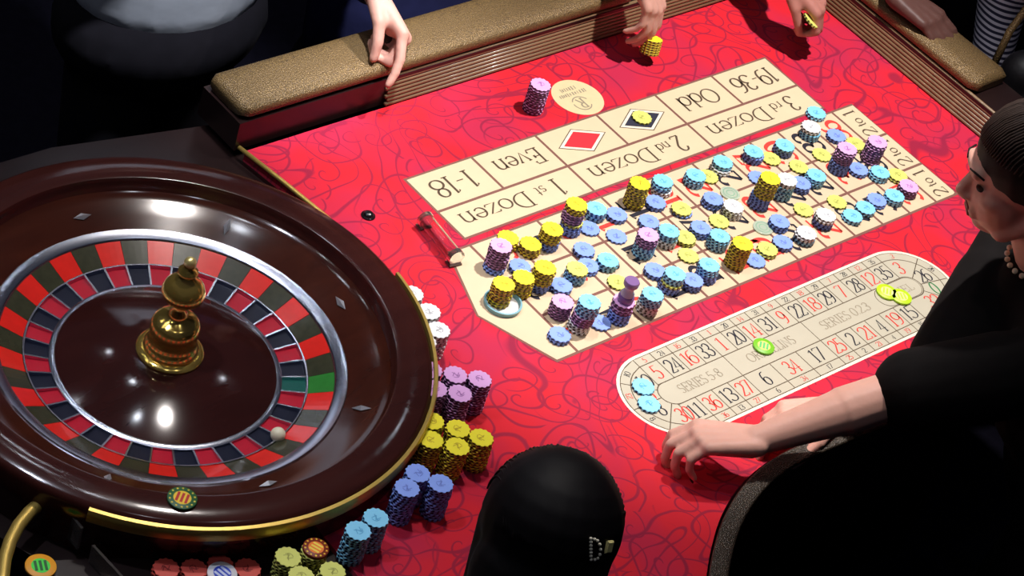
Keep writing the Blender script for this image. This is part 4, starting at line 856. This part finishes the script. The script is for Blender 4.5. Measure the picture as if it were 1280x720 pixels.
b.capsule(A0_, A1_, 0.055, 0.055); b.ball(NB + V((-0.03, -0.03, -0.20)), 0.16, 0.11, 0.22, X=TS, Y=Fs, Z=V((0, 0, 1))); b.ball(NB + V((-0.05, -0.05, -0.46)), 0.17, 0.14, 0.18, X=TS, Y=Fs, Z=V((0, 0, 1)))
for a_, sg in ((A0_, 1), (A1_, -1)):
    el = a_ + TS * 0.05 * sg + V((-0.02, -0.02, -0.27)); b.capsule(a_, el, 0.05, 0.04); wr = el + V((0.12, 0.10, -0.12)); b.capsule(el, wr, 0.04, 0.026); hand(b, wr, (0.6, 0.5, -0.4), (-0.3, -0.3, 1), thumb=-sg)
HP = NB + V((-0.05, -0.05, -0.52))
for sg in (1, -1):
    h_ = HP + TS * 0.085 * sg; k_ = h_ + V((0.26, 0.22, 0.02)); b.capsule(h_, k_, 0.078, 0.056); b.capsule(k_, V((k_.x, k_.y, -0.79)), 0.054, 0.034); b.capsule(V((k_.x, k_.y, -0.815)), V((k_.x + 0.09, k_.y + 0.08, -0.82)), 0.032, 0.026)
vgrow(b, 'body', skin('seated_skin', rgb(190, 140, 118)), S_, 0.007, 5)
b = MB(); b.ball(NB + V((-0.03, -0.03, -0.20)), 0.18, 0.13, 0.235, X=TS, Y=Fs, Z=V((0, 0, 1))); b.ball(NB + V((-0.05, -0.05, -0.46)), 0.188, 0.155, 0.19, X=TS, Y=Fs, Z=V((0, 0, 1))); b.capsule(A0_, A1_, 0.068, 0.068)
for a_, sg in ((A0_, 1), (A1_, -1)): el = a_ + TS * 0.05 * sg + V((-0.02, -0.02, -0.27)); b.capsule(a_, el, 0.064, 0.054); b.capsule(el, el + V((0.10, 0.083, -0.10)), 0.054, 0.042)
vgrow(b, 'black_jacket', BLK, S_, 0.009, 5)
b = MB()
for sg in (1, -1): h_ = HP + TS * 0.085 * sg; k_ = h_ + V((0.26, 0.22, 0.02)); b.capsule(h_, k_, 0.094, 0.070); b.capsule(k_, V((k_.x, k_.y, -0.76)), 0.068, 0.056)
b.ball(HP + V((0, 0, 0.02)), 0.19, 0.16, 0.10, X=TS, Y=Fs); vgrow(b, 'black_trousers', BLK, S_, 0.011, 4)
ST = tag(empty('stool', (HP.x, HP.y, -0.85)), 'low black stool under the seated person with the letter clip', 'stool'); sz = HP.z - 0.105 + 0.85
b = MB(); b.lathe([(0, sz - 0.05), (0.16, sz - 0.05), (0.175, sz - 0.03), (0.17, sz - 0.008), (0, sz - 0.004)], 32); autosmooth(b.build('seat', BLK, ST))
for k in range(4): b = MB(); a = PI / 4 + k * PI / 2; b.tube([(0.12 * math.cos(a), 0.12 * math.sin(a), sz - 0.05), (0.16 * math.cos(a), 0.16 * math.sin(a), 0)], 0.014, 10); b.build('leg', BLACKWOOD, ST, True)
BH = hair_material('black_hair', rgb(13, 9, 12))
b = MB(); b.ball(sp(-0.010, 0, 0.024), 0.108, 0.096, 0.100, X=Fs, Y=Ss, Z=Us); b.ball(sp(-0.045, 0, -0.05), 0.075, 0.092, 0.10, X=Fs, Y=Ss, Z=Us); b.capsule(sp(-0.06, 0.03, -0.08), sp(-0.085, 0.035, -0.30), 0.062, 0.045); b.capsule(sp(-0.06, -0.03, -0.08), sp(-0.085, -0.035, -0.30), 0.062, 0.045)
for sg in (-1, 1): b.capsule(sp(0.0, 0.066 * sg, 0.0), sp(-0.03, 0.062 * sg, -0.2), 0.03, 0.024)
HR = vgrow(b, 'hair', BH, S_, 0.005, 4)
strands(S_, sp, (-0.010, 0.024), (0.108, 0.096, 0.100), 0.02, hair_material('strand_black', rgb(18, 12, 15)), 44, 0.0020, seed=4)
# clip on the hair: a letter D in beads and a square golden stone, laid on the hair surface facing the camera
def on_hair(px, py):
    o_ = V(CAM_C); t_ = at(px, py, 0.0) - o_; ok, loc, nor, _ = HR.ray_cast(o_, t_.normalized()); return (loc, nor) if ok else (at(px, py, 0.3), V((0, 0, 1)))
PEARL = mat('clip_pearl', rgb(255, 246, 222), 0.25, 0.0, vary=0.02)
dpts = [(738.0, 673 + 26 * k / 6) for k in range(7)] + [(742.6 + 7.2 * math.sin(math.radians(t)), 686.5 - 12.5 * math.cos(math.radians(t))) for t in range(0, 181, 30)]
for (x, y) in dpts:
    lc, nr = on_hair(x, y); b = MB(); b.ball(lc + nr * 0.0012, 0.0024, seg=10, rings=7); b.build('letter_bead', PEARL, S_, True)
lc, nr = on_hair(760, 683); e1 = nr.cross(V(CAM_R[1])).normalized(); e2 = nr.cross(e1).normalized()
b = MB()
for r_, z0_ in ((0.0062, 0.0), (0.0066, 0.002), (0.0050, 0.0042)): b.v += [tuple(lc + e1 * r_ * u + e2 * r_ * v * 1.3 + nr * z0_) for u, v in ((-1, -1), (1, -1), (1, 1), (-1, 1))]
b.f = [(0, 3, 2, 1), (8, 9, 10, 11)] + [(j * 4 + k, j * 4 + (k + 1) % 4, j * 4 + 4 + (k + 1) % 4, j * 4 + 4 + k) for j in range(2) for k in range(4)]; b.mi = [0] * len(b.f); b.build('clip_stone', mat('clip_gold', rgb(255, 236, 160), 0.3, 0.0, vary=0.1), S_)
# ---------------------------------------------------------------- players across the table
def torso(b, c, wx, dy, top=0.42, grow=0.0, axis=V((1, 0, 0))):
    o_ = axis.cross(V((0, 0, 1)))
    b.ball(c + V((0, 0, 0.20)), wx * 1.05 + grow, dy + grow, 0.25, X=axis, Y=o_); b.ball(c + V((0, 0, -0.10)), wx * 0.95 + grow, dy * 1.02 + grow, 0.28, X=axis, Y=o_)
    b.capsule(c + axis * wx * 0.85 + V((0, 0, top - 0.06)), c - axis * wx * 0.85 + V((0, 0, top - 0.06)), 0.06 + grow, 0.06 + grow)
def head_on(b, c, face, s=1.0):
    f = V(face).normalized(); u = V((0, 0, 1)); r = f.cross(u).normalized(); q_ = lambda a, b_, d_: c + f * a + r * b_ + u * d_
    b.capsule(c + V((0, 0, -0.20)), c + V((0, 0, -0.08)), 0.055, 0.052); b.ball(q_(-0.01, 0, 0.03), 0.095, 0.076, 0.09, X=f, Y=r, Z=u); b.ball(q_(0.03, 0, -0.03), 0.058, 0.06, 0.085, X=f, Y=r, Z=u)
    b.capsule(q_(0.082, 0, 0.015), q_(0.102, 0, -0.025), 0.008, 0.012); b.capsule(q_(0.078, -0.02, -0.058), q_(0.078, 0.02, -0.058), 0.01, 0.01)
    for sg in (-1, 1): b.ball(q_(-0.01, 0.078 * sg, -0.01), 0.02, 0.01, 0.03, X=f, Y=r, Z=u)
    return q_
def legs(b, c, axis, g=0.0, foot=True):
    for sg in (-1, 1):
        h = c + axis * 0.09 * sg + V((0, 0, -0.28)); kn = h + V((0, 0, -0.30)); b.capsule(h, V((kn.x, kn.y, -0.52)), 0.085 + g, 0.06 + g); b.capsule(V((kn.x, kn.y, -0.52)), V((kn.x, kn.y, -0.79)), 0.06 + g, 0.042 + g)
        if foot: b.capsule(V((kn.x, kn.y, -0.815)), V((kn.x, kn.y, -0.82)) + axis.cross(V((0, 0, 1))) * -0.10, 0.034, 0.028)
def player(label, skin_m, cloth, trousers, c, wx, dy, axis, face, arms, hairc, sleeve=0.92, arm_skin_vox=0.0045, cname='jacket', short=False, waist=0.0):
    """arms: list of (shoulder, elbow, wrist, hand kwargs)"""
    P = person(label); b = MB(); torso(b, c, wx, dy, axis=axis); q_ = head_on(b, c + V((0, 0, 0.62)) + V(face) * 0.03, face); legs(b, c, axis); tips = []
    for s0, e0, w0, kw in arms:
        s0, e0, w0 = V(s0), V(e0), V(w0); b.capsule(s0, e0, 0.05, 0.042); b.capsule(e0, e0.lerp(w0, 0.3), 0.042, 0.043); b.capsule(e0.lerp(w0, 0.3), w0, 0.043, 0.026); tips += hand(b, w0, **kw)
    vgrow(b, 'body', skin_m, P, arm_skin_vox, 5)
    b = MB(); torso(b, c, wx, dy, grow=0.022, axis=axis)
    for s0, e0, w0, kw in arms:
        s0, e0, w0 = V(s0), V(e0), V(w0)
        if short: b.capsule(s0, s0.lerp(e0, 0.75), 0.070, 0.062)
        else: b.capsule(s0, e0, 0.066, 0.057); b.capsule(e0, e0.lerp(w0, sleeve), 0.057, 0.043)
    vgrow(b, cname, cloth, P, 0.009, 5)
    b = MB(); legs(b, c, axis, 0.02, False); b.ball(c + V((0, 0, -0.26)), wx + 0.03, dy + 0.033, 0.15, X=axis, Y=axis.cross(V((0, 0, 1)))); b.ball(c + V((0, 0, -0.26 + waist)), wx + 0.03, dy + 0.035, 0.13, X=axis, Y=axis.cross(V((0, 0, 1)))); vgrow(b, 'trousers', trousers, P, 0.012, 4)
    f = V(face).normalized(); r = f.cross(V((0, 0, 1))).normalized(); hc = c + V((0, 0, 0.62)) + V(face) * 0.03
    b = MB(); b.ball(hc - f * 0.026 + V((0, 0, 0.045)), 0.10, 0.086, 0.092, X=f, Y=r); b.ball(hc - f * 0.07 + V((0, 0, 0.0)), 0.055, 0.07, 0.08, X=f, Y=r); vgrow(b, 'hair', hair_material('hair_' + hairc, {'black': rgb(18, 14, 14), 'brown': rgb(52, 36, 26), 'grey': rgb(96, 92, 90)}[hairc]), P, 0.008, 4)
    for sg in (-1, 1): b = MB(); b.ball(q_(0.080, 0.030 * sg, 0.006), 0.010, 0.013, 0.007, X=f, Y=r); b.build('eye', EYE, P, True)
    return P, tips
SK1 = skin('player_skin', rgb(204, 152, 136)); SK2 = skin('shaded_player_skin', rgb(176, 116, 104)); SK3 = skin('dark_player_skin', rgb(88, 58, 52))  # SK2: skin darkened, the weaker light on the fist put into its colour
NAVY = mat('navy_cloth', rgb(24, 26, 58), 0.9, vary=0.25, vscale=30, bump=0.3, bscale=40, spec=0.15); WHITE_C = mat('white_shirt_cloth', rgb(205, 210, 222), 0.8, vary=0.08, vscale=20, bump=0.6, bscale=14)
DARKC = mat('charcoal_cloth', rgb(26, 24, 30), 0.9, vary=0.25, vscale=30, spec=0.15); STRIPE = stripe_material('striped_shirt_cloth', rgb(38, 36, 66), rgb(214, 208, 224), 26, 2, dist=2.0)
X1 = V((1, 0, 0)); Y1 = V((0, 1, 0))
# navy jacket, index finger pointing down onto the rail
wr = at(468, -14, 0.165); tip = at(499, 90, 0.050)
player('player in a navy jacket pointing one finger down at the ridged rail', SK1, NAVY, DARKC, V((0.47, 1.02, -0.05)), 0.19, 0.12, X1, (0, -1, 0),
       [((0.31, 1.0, 0.30), (0.20, 0.96, 0.19), wr, dict(d=(0.06, -0.86, -0.42), n=(0.75, -0.25, 0.55), thumb=1, curls=[(34, 16, 10), (62, 85, 50), (68, 88, 52), (72, 90, 52)], splay=2, tcurl=24, tout=20, size=1.12)),
        ((0.65, 1.0, 0.30), (0.69, 0.98, 0.10), (0.66, 0.93, -0.12), dict(d=(-0.3, -0.4, -0.8), n=(0.4, -0.8, 0.2), thumb=-1))], 'brown')
# white shirt
player('player in a white shirt standing at the far rail behind the wheel end', SK1, WHITE_C, DARKC, V((0.03, 1.20, 0.09)), 0.20, 0.13, X1, (0, -1, 0),
       [((-0.15, 1.18, 0.52), (-0.22, 1.12, 0.30), (-0.06, 1.02, 0.28), dict(d=(1, -0.1, 0), n=(0, -1, 0.3), thumb=1)), ((0.21, 1.18, 0.52), (0.235, 1.16, 0.28), (0.10, 1.03, 0.26), dict(d=(-1, -0.1, 0), n=(0, -1, 0.3), thumb=-1))], 'grey')
# reaching player holding a small column of chips
wr = at(800, -46, 0.185); hq = at(815, 56, 0.045)
player('player reaching over the far rail with a bunch of yellow chips', SK1, DARKC, DARKC, V((0.96, 1.06, -0.05)), 0.19, 0.12, X1, (0, -1, 0),
       [((0.82, 1.03, 0.31), (0.76, 0.87, 0.24), wr, dict(d=(0.10, -0.66, -0.75), n=(0.35, -0.72, 0.60), thumb=-1, curls=[(28, 30, 22), (30, 32, 22), (32, 34, 22), (34, 38, 24)], splay=3, tcurl=8, tout=34)),
        ((1.08, 1.03, 0.30), (1.14, 1.02, 0.08), (1.10, 0.96, -0.12), dict(d=(-0.2, -0.4, -0.8), n=(0.4, -0.8, 0.2), thumb=1))], 'black', sleeve=0.80)
for k in range(6):
    o = bpy.data.objects.new('yellow_chip', CM['yellow']); COL.objects.link(o); dv = V((0.16, 0.20, 0.96)).normalized()
    o.location = at(811, 66, 0.022) + dv * (CT * 1.02 * k); o.rotation_euler = dv.to_track_quat('Z', 'Y').to_euler()
    tag(o, 'held yellow chip, %s from below in the reaching hand' % NUMW[k + 1], 'chip', 'yellow chips held in the reaching hand')
# fist with olive chips at the far corner
wr = at(985, -34, 0.150)
player('player in dark clothes at the far corner with a fist round an olive chip', SK2, DARKC, DARKC, V((1.43, 0.95, -0.05)), 0.18, 0.12, V((0.75, -0.66, 0)).normalized(), (-0.66, -0.75, 0),
       [((1.29, 1.02, 0.28), (1.15, 0.84, 0.22), wr, dict(d=(0.42, -0.75, -0.45), n=(0.15, -0.35, 0.92), thumb=1, curls=[(40, 75, 40), (45, 80, 45), (48, 82, 45), (50, 84, 45)], splay=2, tcurl=22, tout=24))], 'black', sleeve=0.80)
o = bpy.data.objects.new('pale_yellow_chip', CM['pale_yellow']); COL.objects.link(o); o.location = at(1012, 27, 0.092); o.rotation_euler = (0.5, 0.3, 0.6); tag(o, 'olive chip gripped in the fist at the far corner', 'chip')
# dark hand resting on the side rail
wr = at(1120, -8, 0.118)
player('player in dark clothes resting a dark hand on the golden side rail', SK3, DARKC, DARKC, V((1.72, 0.57, -0.05)), 0.18, 0.12, V((0.2, -0.98, 0)).normalized(), (-0.98, -0.2, 0),
       [((1.64, 0.71, 0.28), (1.42, 0.62, 0.17), wr, dict(d=(0.30, -0.92, -0.16), n=(-0.1, -0.1, 1.0), thumb=-1, curls=[(18, 24, 16), (20, 26, 16), (22, 28, 16), (24, 30, 18)], splay=3))], 'black', sleeve=0.86)
# striped shirt at the side
P6, _ = player('player in a navy and white striped shirt at the side rail', SK2, STRIPE, DARKC, V((1.60, 0.08, -0.05)), 0.19, 0.13, V((0.1, -0.99, 0)).normalized(), (-0.99, -0.1, 0),
       [((1.56, 0.27, 0.30), (1.46, 0.33, 0.12), (1.44, 0.26, -0.10), dict(d=(-0.1, -0.3, -0.9), n=(-0.9, 0, 0.1), thumb=1))], 'brown', cname='striped_shirt', sleeve=0.6)
BAG = tag(empty('shoulder_bag', (1.378, 0.13, 0)), 'black shoulder bag with a golden strap against the side rail', 'bag')
b = MB(); b.capsule((-0.0, 0.04, -0.10), (0.0, 0.04, 0.05), 0.058, 0.050); b.capsule((-0.0, -0.07, -0.10), (0.0, -0.07, 0.05), 0.058, 0.050); b.capsule((0, 0.03, -0.02), (0, -0.06, -0.02), 0.06, 0.06); vgrow(b, 'pouch', mat('bag_leather', rgb(16, 14, 18), 0.5, vary=0.2, bump=0.2), BAG, 0.007, 5)
b = MB(); b.tube([(-0.05, 0.085, 0.045), (-0.02, 0.10, 0.12), (0.05, 0.11, 0.22), (0.11, 0.12, 0.33)], 0.008, 8); b.build('strap', GLITTER, BAG, True)
